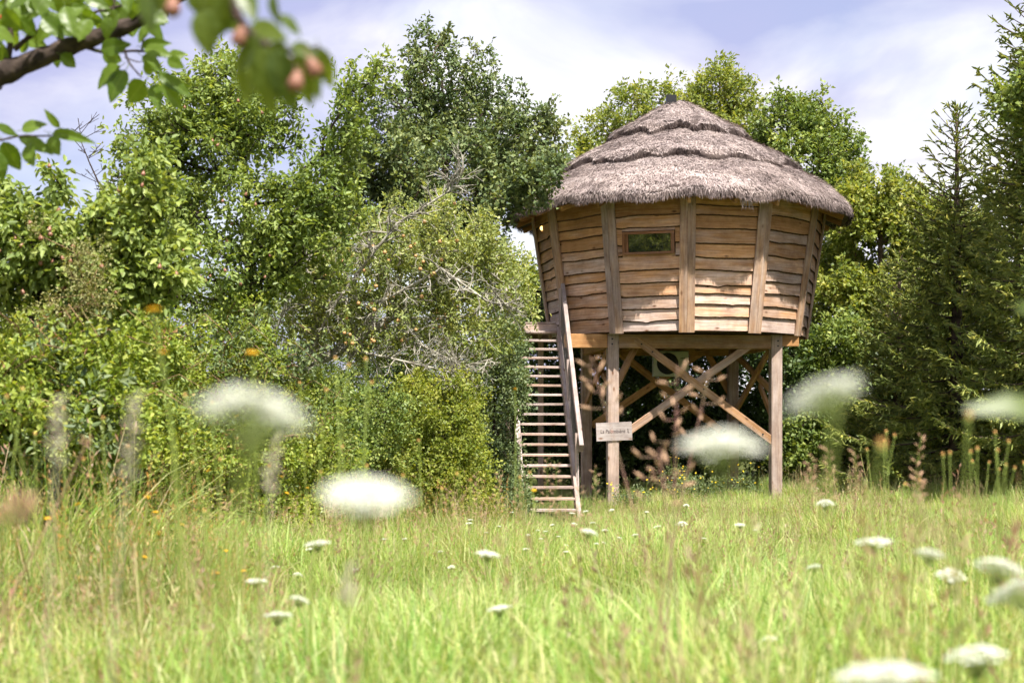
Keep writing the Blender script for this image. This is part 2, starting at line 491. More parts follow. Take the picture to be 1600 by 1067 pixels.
WIN_PANEL = 11     # the panel between corners -1 and 0
def panel_frame(k):
    a, b = corner(k, ZB), corner(k+1, ZB)
    at, bt = corner(k, ZT), corner(k+1, ZT)
    s = nrm(b-a); mid, midt = (a+b)/2, (at+bt)/2
    t = nrm(midt-mid); n = np.cross(s, t)
    W0 = np.linalg.norm(b-a); H = np.linalg.norm(midt-mid); W1 = np.linalg.norm(bt-at)
    return mid, s, t, n, W0, W1, H

def board_mesh(k, s0f, s1f, tl, tu, amp, seed, wavy=True):
    """s0f/s1f(t): side limits; tl lower, tu upper edge"""
    mid, s, t, n, W0, W1, H = panel_frame(k)
    r = np.random.default_rng(seed)
    nseg = 26
    q = np.linspace(0, 1, nseg+1)
    width = s1f(tl)-s0f(tl)
    x = q*width
    wv = np.zeros(nseg+1)
    if wavy:
        for _ in range(4):
            wv += amp*.30*np.sin(x*r.uniform(1.2, 6.5)+r.uniform(0, 6.28))
        for _ in range(r.integers(0, 3)):
            c0 = r.uniform(0, width); wv += r.choice([-1.0, .8])*amp*r.uniform(.4, 1.3)*np.exp(-((x-c0)/r.uniform(.04, .14))**2)
        wv += r.normal(size=nseg+1)*amp*.10
    thick = 0.021
    rows = []
    for (tt, nf, nb) in ((0, .062, .062-thick), (1, .016, .016-thick)):
        lo = tl+wv if tt == 0 else np.full(nseg+1, tu)
        a_ = s0f(lo); b_ = s1f(lo); ss = a_+(b_-a_)*q
        base = mid[None]+s[None]*ss[:, None]+t[None]*lo[:, None]
        rows.append((base+n*nf, base+n*nb-(t*.026 if tt == 0 else 0), ss, lo))  # lowered back edge widens the dark strip of bark and painted shadow
    m = nseg+1
    V = np.concatenate([rows[0][0], rows[1][0], rows[0][1], rows[1][1]])     # lf, uf, lb, ub
    F, UV, MI = [], [], []
    S = [rows[0][2], rows[1][2], rows[0][2], rows[1][2]]; T = [rows[0][3], rows[1][3], rows[0][3], rows[1][3]]
    def uvof(i): return (S[i//m][i % m]+.0, T[i//m][i % m]-tl)
    for i in range(nseg):
        for f, mi in (((i, i+1, m+i+1, m+i), 0), ((2*m+i+1, 2*m+i, 3*m+i, 3*m+i+1), 0), ((i+1, i, 2*m+i, 2*m+i+1), 1)):
            F.append(f); MI.append(mi); UV += [uvof(j) for j in f]
    f = (m, m+nseg, 3*m+nseg, 3*m); F.append(f); MI.append(0); UV += [uvof(j) for j in f]
    f = (0, m, 3*m, 2*m); F.append(f); MI.append(0); UV += [uvof(j) for j in f]
    f = (nseg, 2*m+nseg, 3*m+nseg, m+nseg); F.append(f); MI.append(0); UV += [uvof(j) for j in f]
    return V, F, UV, MI

def add_board(k, s0f, s1f, tl, tu, amp, seed, parent, wavy=True, H=2.4):
    V, F, UV, MI = board_mesh(k, s0f, s1f, tl, tu, amp, seed, wavy)
    o = mk('wall_board', V, F, [M['board'], M['bark_shadow_edge']], parent, uv=UV)
    o.data.polygons.foreach_set('material_index', np.array(MI, np.int32))
    o['weather'] = float(np.clip(.70-.60*(tl/H)+random.uniform(-.24, .24), .02, 1.0))
    return o

# window position inside its panel (panel coordinates)
WS0, WS1, WT0, WT1 = -0.49, 0.49, 1.43, 1.85
for k in range(12):
    mid, s, t, n, W0, W1, H = panel_frame(k)
    kk = (W1-W0)/2/H
    L0 = lambda tt, W0=W0, kk=kk: -(W0/2+kk*tt)+.028
    L1 = lambda tt, W0=W0, kk=kk: (W0/2+kk*tt)-.028
    r = np.random.default_rng(100+k)
    ts = [0.0]
    while ts[-1] < H-.12: ts.append(ts[-1]+r.uniform(.155, .285))
    if k == WIN_PANEL: ts = [0, .20, .42, .66, .91, 1.15, 1.40, 1.63, 1.93, 2.16, 2.4]
    ts[-1] = H
    for i in range(len(ts)-1):
        tl, tu = ts[i], min(ts[i+1]+.05, H+.05)
        amp = .015 if i else .005
        if k == WIN_PANEL and tu-.05 > WT0 and tl < WT1-.02:
            add_board(k, L0, lambda tt: WS0-.012+0*tt, tl, tu, amp, k*50+i, house, True, H)
            add_board(k, lambda tt: WS1+.012+0*tt, L1, tl, tu, amp, k*50+i+25, house, True, H)
            if tl < WT0-.05: add_board(k, lambda tt: WS0-.011+0*tt, lambda tt: WS1+.011+0*tt, tl, WT0-.01, amp, k*50+i+30, house, True, H)
            if tu > WT1+.06 and tu-.05 > WT1+.02: add_board(k, lambda tt: WS0-.011+0*tt, lambda tt: WS1+.011+0*tt, WT1+.012, tu, .003, k*50+i+35, house, True, H)
        else:
            add_board(k, L0, L1, tl, tu, amp, k*50+i, house, True, H)
    # corner boards, one on each side of the panel
    for sg in (-1, 1):
        w = .125
        pts = []
        for tt in (-.035, H+.02):
            e0 = sg*(W0/2+kk*tt)
            for nn, ext in ((.064, 0.015), (.098, .024)):
                for ss in (e0+sg*ext, e0-sg*w):
                    pts.append(mid+s*ss+t*tt+n*nn)
        # order: [t0: in(edge,inner) out(edge,inner)] [t1: ...]
        V = np.array(pts)
        F = [(0, 1, 3, 2), (4, 6, 7, 5), (0, 2, 6, 4), (1, 5, 7, 3), (2, 3, 7, 6), (0, 4, 5, 1)]
        uvp = [(tt*1.0, ss) for tt in (0, H) for nn in (0, .03) for ss in (0+nn, w+nn)]
        o = mk('corner_board', V, F, M['frame_wood'], house, uv=[uvp[j] for f in F for j in f])
        o['weather'] = random.uniform(.45, .85)

# window
mid, s, t, n, W0, W1, H = panel_frame(WIN_PANEL)
win = None
def wp(ss, tt, nn): return mid+s*ss+t*tt+n*nn
V = [wp(WS0+.05, WT0+.05, .03), wp(WS1-.05, WT0+.05, .03), wp(WS1-.05, WT1-.05, .03), wp(WS0+.05, WT1-.05, .03),
     wp(WS0+.05, WT0+.05, .02), wp(WS1-.05, WT0+.05, .02), wp(WS1-.05, WT1-.05, .02), wp(WS0+.05, WT1-.05, .02)]
BF = [(0, 1, 2, 3), (7, 6, 5, 4), (0, 4, 5, 1), (1, 5, 6, 2), (2, 6, 7, 3), (3, 7, 4, 0)]
def slab(ss0, ss1, tt0, tt1, n0, n1):
    return np.array([wp(a, b, n1) for a, b in ((ss0, tt0), (ss1, tt0), (ss1, tt1), (ss0, tt1))]+[wp(a, b, n0) for a, b in ((ss0, tt0), (ss1, tt0), (ss1, tt1), (ss0, tt1))])
win = mk('window', slab(WS0+.03, WS1-.03, WT0+.03, WT1-.03, -.03, .012), BF, M['interior'], house)
mk('pane', V, BF, M['glass'], win)
for a, b, c, d in ((WS0, WS1, WT0, WT0+.045), (WS0, WS1, WT1-.045, WT1), (WS0, WS0+.045, WT0+.046, WT1-.046), (WS1-.045, WS1, WT0+.046, WT1-.046)):
    V = slab(a, b, c, d, .0, .100)
    uvq = [(V[i]@s, V[i]@t) if (b-a) > (d-c) else (V[i]@t, V[i]@s) for f in BF for i in f]
    o = mk('window_frame', V, BF, M['frame_red'], win, uv=uvq); o['weather'] = .3
for a, b in ((WS0+.046, WS0+.10), (WS1-.075, WS1-.046)):
    V = slab(a, b, WT0+.046, WT1-.046, .032, .05)
    o = mk('sash', V, BF, M['frame_red'], win, uv=[(V[i]@t, V[i]@s) for f in BF for i in f]); o['weather'] = .1

# ------- roof of thatch: three courses
roof = empty('roof', (0, 0, 0)); roof.parent = house
courses = [
    [(.04, 6.37), (.24, 6.35), (.50, 6.20), (.82, 6.00), (1.12, 5.84), (1.36, 5.71), (1.42, 5.65), (1.37, 5.54), (1.15, 5.58), (.04, 6.02)],
    [(1.0, 5.72), (1.36, 5.54), (1.80, 5.33), (2.16, 5.14), (2.42, 4.98), (2.49, 4.91), (2.43, 4.79), (2.20, 4.84), (1.0, 5.45)],
    [(2.05, 5.02), (2.40, 4.84), (2.84, 4.62), (3.12, 4.43), (3.30, 4.26), (3.44, 4.10), (3.46, 4.04), (3.41, 3.98), (3.22, 4.01), (2.5, 4.22), (2.05, 4.72)],
]
edge_i = [6, 5, 6]
out_n = [7, 6, 7]
for ci, prof in enumerate(courses):
    r = np.random.default_rng(40+ci)
    ph = r.uniform(0, 6.28, 8); fr = [3, 6, 10, 14, 19, 25, 33, 43]; am = np.array([.026, .030, .034, .030, .022, .016, .012, .010])*(1.9 if ci < 2 else .9)
    def wavy_edge(a, ph=ph, fr=fr, am=am): return sum(am[i]*np.sin(fr[i]*a+ph[i]) for i in range(8))
    def wob(a, i, ci=ci, prof=prof, we=wavy_edge):
        e_ = edge_i[ci]
        w = max(0, 1-abs(i-e_)/3.0)
        v = we(a)*w
        bump = .018*math.sin(9*a+i*1.3+ci)+.014*math.sin(21*a+i*2.1)
        if i == 0 or (ci == 0 and i >= len(prof)-1): bump = 0
        return (v*.8+bump*.4, -v*.75+bump)
    seg = 150
    V, F = ring_solid('c', [(a, b+ZC) for a, b in prof], seg, None, None, wob)
    rv = .02+.12*np.random.default_rng(ci).random(len(V))
    layer = mk('thatch_course', V, F, M['thatch'], roof, attrs={'rnd': rv}, smooth_shade=True)
    # straw
    ns = [22000, 40000, 80000][ci]
    pr = np.array(prof[:out_n[ci]]); dl = np.linalg.norm(np.diff(pr, axis=0), axis=1)
    wgt = dl*(pr[1:, 0]+pr[:-1, 0])/2; cum = np.cumsum(wgt)/wgt.sum()
    # part of the straw sits along the lower edge as a fringe
    nf = int(ns*.22)
    sidx = np.searchsorted(cum, r.random(ns)); q = r.random(ns)
    rr = pr[sidx, 0]+(pr[sidx+1, 0]-pr[sidx, 0])*q; zz = pr[sidx, 1]+(pr[sidx+1, 1]-pr[sidx, 1])*q
    nx_ = -(pr[sidx+1, 1]-pr[sidx, 1]); nz_ = (pr[sidx+1, 0]-pr[sidx, 0])
    frac = (sidx+q)/edge_i[ci]
    le = edge_i[ci]
    rr[:nf] = pr[le-1, 0]-.02+.06*r.random(nf); zz[:nf] = pr[le-1, 1]-.04-.11*r.random(nf)
    frac[:nf] = 1.0
    ln = np.hypot(nx_, nz_); nx_, nz_ = nx_/ln, nz_/ln
    a = r.uniform(0, 2*PI, ns)
    we = wavy_edge(a)*np.clip(1-np.abs(frac-1)*2, 0, 1)
    bumpv = .012*np.sin(9*a+frac*6+ci)+.010*np.sin(21*a+frac*11)
    rr = rr+we*.8; zz = zz-we*.75+bumpv
    if ci == 2: zz[:nf] -= .02
    sa, ca = np.sin(a), np.cos(a)
    nor = np.stack([nx_*sa, -nx_*ca, nz_], 1)
    down = np.stack([nz_*sa, -nz_*ca, -nx_], 1); tanv = np.stack([ca, sa, 0*a], 1)
    # combed tufts: neighbours share a direction
    base = np.stack([CX+rr*sa, CY-rr*ca, zz+ZC], 1)
    ja = .30*vnoise(base, 7, 3+ci)+.28*vnoise(base, 17, 9+ci)+r.normal(size=ns)*.50
    dirv = nrm(down*np.cos(ja)[:, None]+tanv*np.sin(ja)[:, None]+nor*(.10+.14*r.normal(size=ns))[:, None])
    dirv[:nf] = nrm(down[:nf]*.55+np.array([0, 0, -1])*.75+tanv[:nf]*r.normal(size=(nf, 1))*.28+nor[:nf]*.12*r.normal(size=(nf, 1)))
    Ls = r.uniform(.06, .17, ns); Ls[:nf] = r.uniform(.04, .12, nf)
    wd = r.uniform(.004, .008, ns)
    side = nrm(np.cross(dirv, nor))
    lift = (.004+.02*r.random(ns))[:, None]
    b0 = base+nor*lift
    Vs = np.stack([b0-side*wd[:, None], b0+side*wd[:, None], b0+dirv*Ls[:, None]], 1).reshape(-1, 3)
    tone = np.clip(.52+.16*vnoise(base, 3.3, 21)+.14*vnoise(base, 11, 22)+r.normal(size=ns)*.20, 0, 1)
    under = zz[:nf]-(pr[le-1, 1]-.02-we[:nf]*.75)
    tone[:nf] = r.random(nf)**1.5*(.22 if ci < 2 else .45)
    Ls[nf:] *= np.where(frac[nf:] > .80, .55, 1.0)
    Vs = np.stack([b0-side*wd[:, None], b0+side*wd[:, None], b0+dirv*Ls[:, None]], 1).reshape(-1, 3)
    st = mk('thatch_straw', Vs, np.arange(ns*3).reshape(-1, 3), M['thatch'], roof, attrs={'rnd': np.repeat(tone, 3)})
    tag(st, kind='stuff')
    if ci == 2:   # a loose wisp hanging from the eave
        wv_, wf_ = [], []
        for j in range(40):
            aa = math.radians(15)+random.gauss(0, .012); q0 = np.array([CX+3.4*math.sin(aa), CY-3.4*math.cos(aa), ZC+3.98])
            q1 = q0+np.array([random.gauss(0, .05), random.gauss(0, .03), -random.uniform(.08, .30)])
            wv_ += [q0+np.array([-.006, 0, 0]), q0+np.array([.006, 0, 0]), q1]
        o = mk('hanging_straw', wv_, np.arange(len(wv_)).reshape(-1, 3), M['thatch'], roof, attrs={'rnd': np.full(len(wv_), .8)}); tag(o, kind='stuff')
# rafters under the eaves and the flue cap
for k in range(24):
    a = cang(0)+k*PI/12
    d = np.array([math.sin(a), -math.cos(a), 0])
    c0 = np.array([CX, CY, 0])
    beam('rafter', c0+d*3.30+np.array([0, 0, ZC+3.90]), c0+d*2.2+np.array([0, 0, ZC+4.35]), .06, .10, M['frame_wood'], roof, weather=.1)
fc = P(1047, 160, CY)
beam('flue_cap', (fc.x, CY-.2, ZC+6.2), (fc.x, CY-.2, ZC+6.48), .2, .2, M['black_metal'], roof, up=(0, 1, 0))

# ------- stilts
th = math.radians(6); hs = 1.6; Q = np.array([3.35, 29.0, 0])
ex, ey = np.array([math.cos(th), math.sin(th), 0]), np.array([-math.sin(th), math.cos(th), 0])
CR = {'FL': Q-ex*hs-ey*hs, 'FR': Q+ex*hs-ey*hs, 'BL': Q-ex*hs+ey*hs, 'BR': Q+ex*hs+ey*hs}
BZ0, BZ1 = ZC+1.30, ZC+1.572
for kx, c in CR.items():
    g = gz(c[0], c[1])
    beam('post', c+[0, 0, g-.3], c+[0, 0, BZ1-.002], .215, .215, M['grey_wood'], house, up=ey, ch=.012, weather=.45 if kx[0] == 'F' else .2)
def hbeam(a, b, z0, z1, w, name='beam', wth=.05):
    a = np.array([a[0], a[1], (z0+z1)/2]); b = np.array([b[0], b[1], (z0+z1)/2])
    return beam(name, a, b, w, z1-z0, M['frame_wood'], house, weather=wth)
cut = .112
hbeam(CR['FL']+ex*cut, CR['FR']-ex*cut, BZ0, BZ1-.004, .16, wth=.4)
hbeam(CR['BL']+ex*cut, CR['BR']-ex*cut, BZ0, BZ1-.004, .16)
hbeam(CR['FL']+ey*cut, CR['BL']-ey*cut, BZ0, BZ1-.004, .16)
hbeam(CR['FR']+ey*cut, CR['BR']-ey*cut, BZ0, BZ1-.004, .16)
hbeam(CR['FL']-ex*cut, CR['FL']-ex*.95, BZ0, BZ1-.004, .16)
hbeam(CR['FR']+ex*cut, CR['FR']+ex*.45+ey*.0, BZ0+.05, BZ1-.004, .12)
for f in (.25, .5, .75):
    a = CR['FL']+(CR['FR']-CR['FL'])*f; b = CR['BL']+(CR['BR']-CR['BL'])*f
    hbeam(a+ey*.085, b-ey*.085, BZ0+.09, BZ1-.006, .09, 'joist')

def on_plane(u, v, A, D):
    """point where the photo ray meets the vertical plane through A along D"""
    rd = np.array([(u-800)/FPX, 1.0, (HOR-v)/FPX]); nn = np.cross(D, [0, 0, 1])
    tt = np.dot(np.array([A[0], A[1], 0])-np.array([0, 0, 0]), nn)/np.dot(rd, nn)
    return rd*tt+np.array([0, 0, ZC])
def brace(A, D, uv0, uv1, off, w=.15, th_=.06, wth=.4):
    nn = np.cross(D, [0, 0, 1]); nn = nn/np.linalg.norm(nn)
    p0 = on_plane(*uv0, A, D)+nn*off; p1 = on_plane(*uv1, A, D)+nn*off
    beam('brace', p0, p1, th_, w, M['frame_wood'], house, up=np.cross(p1-p0, nn), weather=wth)
brace(CR['FL'], ex, (992, 530), (1210, 692), .055, wth=.35)
brace(CR['FL'], ex, (1185, 530), (962, 688), -.01, wth=.6)
brace(CR['BL'], ex, (960, 546), (1125, 672), .05, wth=.1)
brace(CR['BL'], ex, (1112, 540), (925, 665), -.02, wth=.1)
brace(CR['BL'], ex, (1100, 540), (1144, 618), -.09, .13, wth=.1)
def sbrace(c0, c1, f0, z0, f1, z1, off, w=.14):
    a = CR[c0]+(CR[c1]-CR[c0])*f0; b = CR[c0]+(CR[c1]-CR[c0])*f1
    D = nrm(CR[c1]-CR[c0]); nn = np.cross(D, [0, 0, 1])
    p0 = np.array([a[0], a[1], z0])+nn*off; p1 = np.array([b[0], b[1], z1])+nn*off
    beam('brace', p0, p1, .06, w, M['frame_wood'], house, up=np.cross(p1-p0, nn), weather=.25)
sbrace('FR', 'BR', .04, ZC+.42, .93, ZC+1.28, .04)
sbrace('FR', 'BR', .10, ZC+1.28, .96, ZC+.0, -.03)
sbrace('FR', 'BR', .04, ZC-.35, .45, ZC+.62, .10, .12)
sbrace('FL', 'BL', .04, ZC+.50, .90, ZC+1.28, .04)
sbrace('FL', 'BL', .12, ZC+1.28, .96, ZC+.25, -.03)
# knee brace into the frame from the front left post
pa = on_plane(962, 607, CR['FL'], ex)+ey*.10; pb = on_plane(998, 540, CR['FL'], ex)+ey*.30
beam('brace', pa, pb, .07, .13, M['frame_wood'], house, up=(1, 0, .5), weather=.3)

BOLT = None
def bolt(u, v, off):
    nn = np.cross(ex, [0, 0, 1]); p = on_plane(u, v, CR['FL'], ex)+nn*off
    V, F = tube_geo([p, p+nn*.014], .017, 8); mk('bolt', V, F, M['black_metal'], house)
for (u, v, off) in ((1001, 538, .087), (1018, 550, .087), (1190, 678, .087), (1098, 608, .087), (955, 530, .109), (1213, 533, .109), (955, 538, .109), (1213, 541, .109)):
    bolt(u, v, off)
# ------- landing at the left, at the head of the stairs
DZ = ZC+1.83
for i in range(22):
    y0 = 27.66+i*.145
    x1 = .66 if y0 > 29.9 else (.60 if y0 > 28.4 else .86)
    beam('deck_board', (-.12, y0+.07, DZ-.02), (x1, y0+.07, DZ-.02), .138, .036, M['grey_wood'], house, weather=.6)
beam('landing_beam', (-.12, 27.70, DZ-.14), (.88, 27.70, DZ-.14), .07, .19, M['grey_wood'], house, weather=.5)
beam('landing_beam', (-.12, 30.8, DZ-.14), (.78, 30.8, DZ-.14), .07, .19, M['grey_wood'], house, weather=.3)
for x in (-.04, .58):
    beam('landing_beam', (x, 27.75, DZ-.13), (x, 30.75, DZ-.13), .06, .16, M['grey_wood'], house, weather=.3)
for x, y in ((-.06, 27.85), (-.06, 30.7), (.62, 30.7)):
    beam('landing_post', (x, y, gz(x, y)-.2), (x, y, DZ-.225), .12, .12, M['grey_wood'], house, up=(0, 1, 0), weather=.3)
rail = empty('railing', (0, 0, 0)); rail.parent = house
beam('top_rail', (-.10, 30.78, DZ+.86), (.95, 30.78, DZ+.86), .05, .05, M['black_metal'], rail)
beam('bottom_rail', (-.10, 30.78, DZ+.10), (.95, 30.78, DZ+.10), .04, .04, M['black_metal'], rail)
beam('middle_rail', (-.10, 30.78, DZ+.50), (.95, 30.78, DZ+.50), .03, .03, M['black_metal'], rail)
for i in range(11):
    x = -.09+i*.103
    beam('bar', (x, 30.78, DZ+.12), (x, 30.78, DZ+.84), .022, .022, M['black_metal'], rail, up=(0, 1, 0))
for y in (27.72, 28.2, 28.7, 29.2, 29.7, 30.2):
    beam('bar', (-.10, y, DZ), (-.10, y, DZ+.84), .03, .03, M['black_metal'], rail, up=(0, 1, 0))
beam('top_rail', (-.10, 27.7, DZ+.86), (-.10, 30.75, DZ+.86), .05, .05, M['black_metal'], rail)

# ------------------------------------------------------------------ stairs
NT = 19
ST, SB = np.array([.447, 27.60, ZC+1.627]), np.array([.64, 23.60, ZC-1.56])
stair = empty('staircase', (SB[0], SB[1], gz(SB[0], SB[1])), 'steep open wooden stairs with plank handrails leading up to the landing', 'stairs')
sd_ = nrm(SB-ST); sxy = nrm(np.array([sd_[0], sd_[1], 0])); sside = np.cross(sxy, [0, 0, 1]); sside = sside if sside[0] > 0 else -sside
sup = np.cross(sside, sd_); sup = sup if sup[2] > 0 else -sup
for i in range(NT):
    c = ST+(SB-ST)*i/(NT-1)
    jit = random.gauss(0, .004)
    beam('tread', c-sside*.418+[0, 0, jit], c+sside*.418-[0, 0, jit], .235, .042, M['grey_wood'], stair, ch=.006, weather=random.uniform(.3, .85))
for sg in (-1, 1):
    a = ST+sside*sg*.457-sd_*.08-[0, 0, .03]; b = SB+sside*sg*.457+sd_*.45-[0, 0, .03]
    beam('stringer', a, b, .075, .25, M['grey_wood'], stair, up=sup, ch=.006, weather=.75)
    ra = ST+sside*sg*.54-sd_*.05+np.array([0, 0, .86]); rb = SB+sside*sg*.54-sd_*.35+np.array([0, 0, .80])
    beam('handrail', ra, rb, .075, .15, M['grey_wood'], stair, up=sup, ch=.006, weather=.8)
    for f in (.03, .5, .93):
        q = ra+(rb-ra)*f
        base = ST+(SB-ST)*np.clip(((q-ST)@sxy)/((SB-ST)@sxy), 0, 1.03)+sside*sg*.495
        beam('baluster', base-[0, 0, .12], np.array([q[0], q[1], q[2]])-sside*sg*.057+[0, 0, .04], .058, .09, M['grey_wood'], stair, up=sxy, weather=.7)
    # wire netting between stringer and handrail
    A_, B_ = [], []
    L_ = np.linalg.norm(rb-ra); nw = int(L_/.09)
    lo0 = ST+sside*sg*.487-sd_*.05+[0, 0, .10]; lo1 = SB+sside*sg*.487-sd_*.35+[0, 0, .10]
    hi0 = ra-sside*sg*.04-[0, 0, .06]; hi1 = rb-sside*sg*.04-[0, 0, .06]
    for i in range(-6, nw+6):
        for dd in (5, -5):
            f0, f1 = i/nw, (i+dd)/nw
            if min(f0, f1) < 0 or max(f0, f1) > 1: continue
            A_.append(lo0+(lo1-lo0)*f0); B_.append(hi0+(hi1-hi0)*f1)
    V, F = edge_tubes(A_, B_, np.full(len(A_), .0022), np.full(len(A_), .0022), 3)
    tag(mk('wire_netting', V, F, M['wire'], stair), kind='stuff')

# ------------------------------------------------------------------ sign, outdoor unit, lamp
sc = P(956.5, 674, 27.0)
fp = CR['FL']-ey*.1095
sc = np.array([fp[0]+.01, fp[1], sc.z])
def rot2(x, zz, tilt=math.radians(1.6)): return x*math.cos(tilt)-zz*math.sin(tilt), x*math.sin(tilt)+zz*math.cos(tilt)
sign = empty('name_sign', tuple(sc), 'pale wooden name board reading La Palombière fixed to a stilt', 'sign')
def sp(x, zz, d):
    x, zz = rot2(x, zz); return sc+ex*x-ey*d+np.array([0, 0, zz])
w_, h_ = .345, .178
V = [sp(x, z_, .022) for x, z_ in ((-w_, -h_), (w_, -h_+.006), (w_-.004, h_), (-w_-.004, h_-.008))]+[sp(x, z_, .002) for x, z_ in ((-w_, -h_), (w_, -h_+.006), (w_-.004, h_), (-w_-.004, h_-.008))]
plank = mk('plank', V, BF, M['sign_wood'], sign, uv=[(float((V[i]-sc)@ex), float(V[i][2]-sc[2])) for f in BF for i in f]); plank['weather'] = .8
def lettering(text, size, pos, mat, name, xscale=1.0, shear=.12):
    cu = bpy.data.curves.new(name, 'FONT'); cu.body = text; cu.size = size; cu.extrude = .001; cu.align_x = 'CENTER'; cu.align_y = 'CENTER'; cu.shear = shear; cu.resolution_u = 3
    cu.space_character = 1.0
    tmp = bpy.data.objects.new(name, cu); col.objects.link(tmp)
    bpy.context.view_layer.update()
    me = bpy.data.meshes.new_from_object(tmp.evaluated_get(bpy.context.evaluated_depsgraph_get()))
    col.objects.unlink(tmp); bpy.data.objects.remove(tmp)
    me.materials.clear(); me.materials.append(mat)
    o = bpy.data.objects.new(name, me); col.objects.link(o)
    return o
def put_text(o, parent, x, z_, d, xscale=1.0):
    o.parent = parent
    o.location = Vector(sp(x, z_, d))-origin(parent)
    mrot = Matrix((tuple(ex), (0, 0, 1), tuple(-ey))).transposed()      # local x->ex, y->up, z->toward viewer
    o.rotation_euler = (mrot @ Matrix.Rotation(math.radians(1.6), 3, 'Z')).to_euler()
    o.scale = (xscale, 1, 1)
put_text(lettering('La Palombière', .105, None, M['ink'], 'lettering'), plank, -.03, 0.0, .0235, .80)
bird = []
for (x, z_, rx_, rz_) in ((.265, .0, .008, .034), (.275, -.03, .020, .007), (.262, .037, .012, .006)):
    bird.append(([sp(x+rx_*math.cos(t_), z_+rz_*math.sin(t_), .0237) for t_ in np.arange(8)*PI/4], [tuple(range(8))]))
Vb, Fb = join_geo([(np.array(a), b) for a, b in bird])
mk('mark', Vb, Fb, M['ink'], plank)
Vb = np.array([sp(-.045+.030*math.cos(t_), .0+.034*math.sin(t_), .0229) for t_ in np.arange(12)*PI/6])
mk('rose_smudge', Vb, [tuple(range(12))], M['ink_rose'], plank)
for x in (-.01, .012):
    for z_ in (.14, -.14):
        V, F = tube_geo([sp(x*6, z_, .02), sp(x*6, z_, .026)], .006, 8)
        mk('screw', V, F, M['steel'], plank)

AY = CR['BL'][1]+.12
a0, a1 = P(1021, 588, AY-.5), P(1076, 548, AY-.5)
unit = empty('air_conditioning_unit', ((a0.x+a1.x)/2, AY-.35, a0.z), 'cream outdoor air conditioner unit with round fan hung under the tree house', 'air conditioner')
V, F, uv = beam_geo((a0.x, AY-.35, (a0.z+a1.z)/2), (a1.x, AY-.35, (a0.z+a1.z)/2), .28, a1.z-a0.z, ch=.02)
case = mk('casing', V, F, M['ac_case'], unit)
fx, fz, fr_ = a0.x+.30, (a0.z+a1.z)/2, .225
yf = AY-.35-.141
V, F = tube_geo([(fx, yf-.002, fz), (fx, yf-.012, fz)], fr_, 32); mk('fan_opening', V, F, M['ac_dark'], case)
rp = []
for rr_ in (.06, .12, .18, .225):
    a = np.linspace(0, 2*PI, 33); rp.append(tube_geo(np.stack([fx+rr_*np.cos(a), 0*a+yf-.018, fz+rr_*np.sin(a)], 1), .004, 4, False))
for k in range(4):
    a = k*PI/4; rp.append(tube_geo([(fx-fr_*math.cos(a), yf-.018, fz-fr_*math.sin(a)), (fx+fr_*math.cos(a), yf-.018, fz+fr_*math.sin(a))], .004, 4))
V, F = join_geo(rp); mk('fan_grille', V, F, M['ac_dark'], case)
for xx, wd_ in ((a1.x-.165, .016), (a1.x-.135, .034), (a1.x-.09, .042)):
    V, F, uv = beam_geo((xx-wd_/2, yf-.003, a1.z-.16), (xx+wd_/2, yf-.003, a1.z-.16), .004, .02, ch=.001); mk('lettering', V, F, M['ac_edge'], case)
for xx in (a0.x+.1, a1.x-.1):
    beam('bracket', (xx, AY-.5, a0.z-.02), (xx, AY+.2, a0.z-.02), .04, .035, M['steel'], unit)
    beam('bracket_upright', (xx, AY-.18, a0.z), (xx, AY-.18, ZC+1.40), .035, .03, M['steel'], unit, up=(0, 1, 0))

lp = P(846.5, 356, 28.6)
lamp = empty('wall_lamp', tuple(lp), 'small lit lantern bulb hanging under the thatched eave', 'lamp')
a = np.linspace(0, PI, 9)
V, F = [], []
for i, t_ in enumerate(a):
    for k in range(10):
        V.append((lp.x+.035*math.sin(t_)*math.cos(k*PI/5), lp.y+.035*math.sin(t_)*math.sin(k*PI/5), lp.z+.045*math.cos(t_)-.01))
for i in range(8):
    for k in range(10): F.append((i*10+k, (i+1)*10+k, (i+1)*10+(k+1) % 10, i*10+(k+1) % 10))
mk('bulb', V, F, M['bulb'], lamp, smooth_shade=True)
V, F = tube_geo([(lp.x, lp.y, lp.z+.03), (lp.x, lp.y, lp.z+.07), (lp.x, lp.y, lp.z+.09)], [.045, .04, .015], 12); mk('lamp_cap', V, F, M['black_metal'], lamp)
V, F = tube_geo([(lp.x, lp.y, lp.z+.09), (lp.x+.01, lp.y, lp.z+.34)], .006, 6); mk('cord', V, F, M['black_metal'], lamp)
cg = []
for k in range(4):
    t_ = k*PI/2+.4; cg.append(tube_geo([(lp.x+.045*math.cos(t_), lp.y+.045*math.sin(t_), lp.z+.035), (lp.x+.05*math.cos(t_), lp.y+.05*math.sin(t_), lp.z-.07)], .004, 4))
V, F = join_geo(cg); mk('cage', V, F, M['black_metal'], lamp)

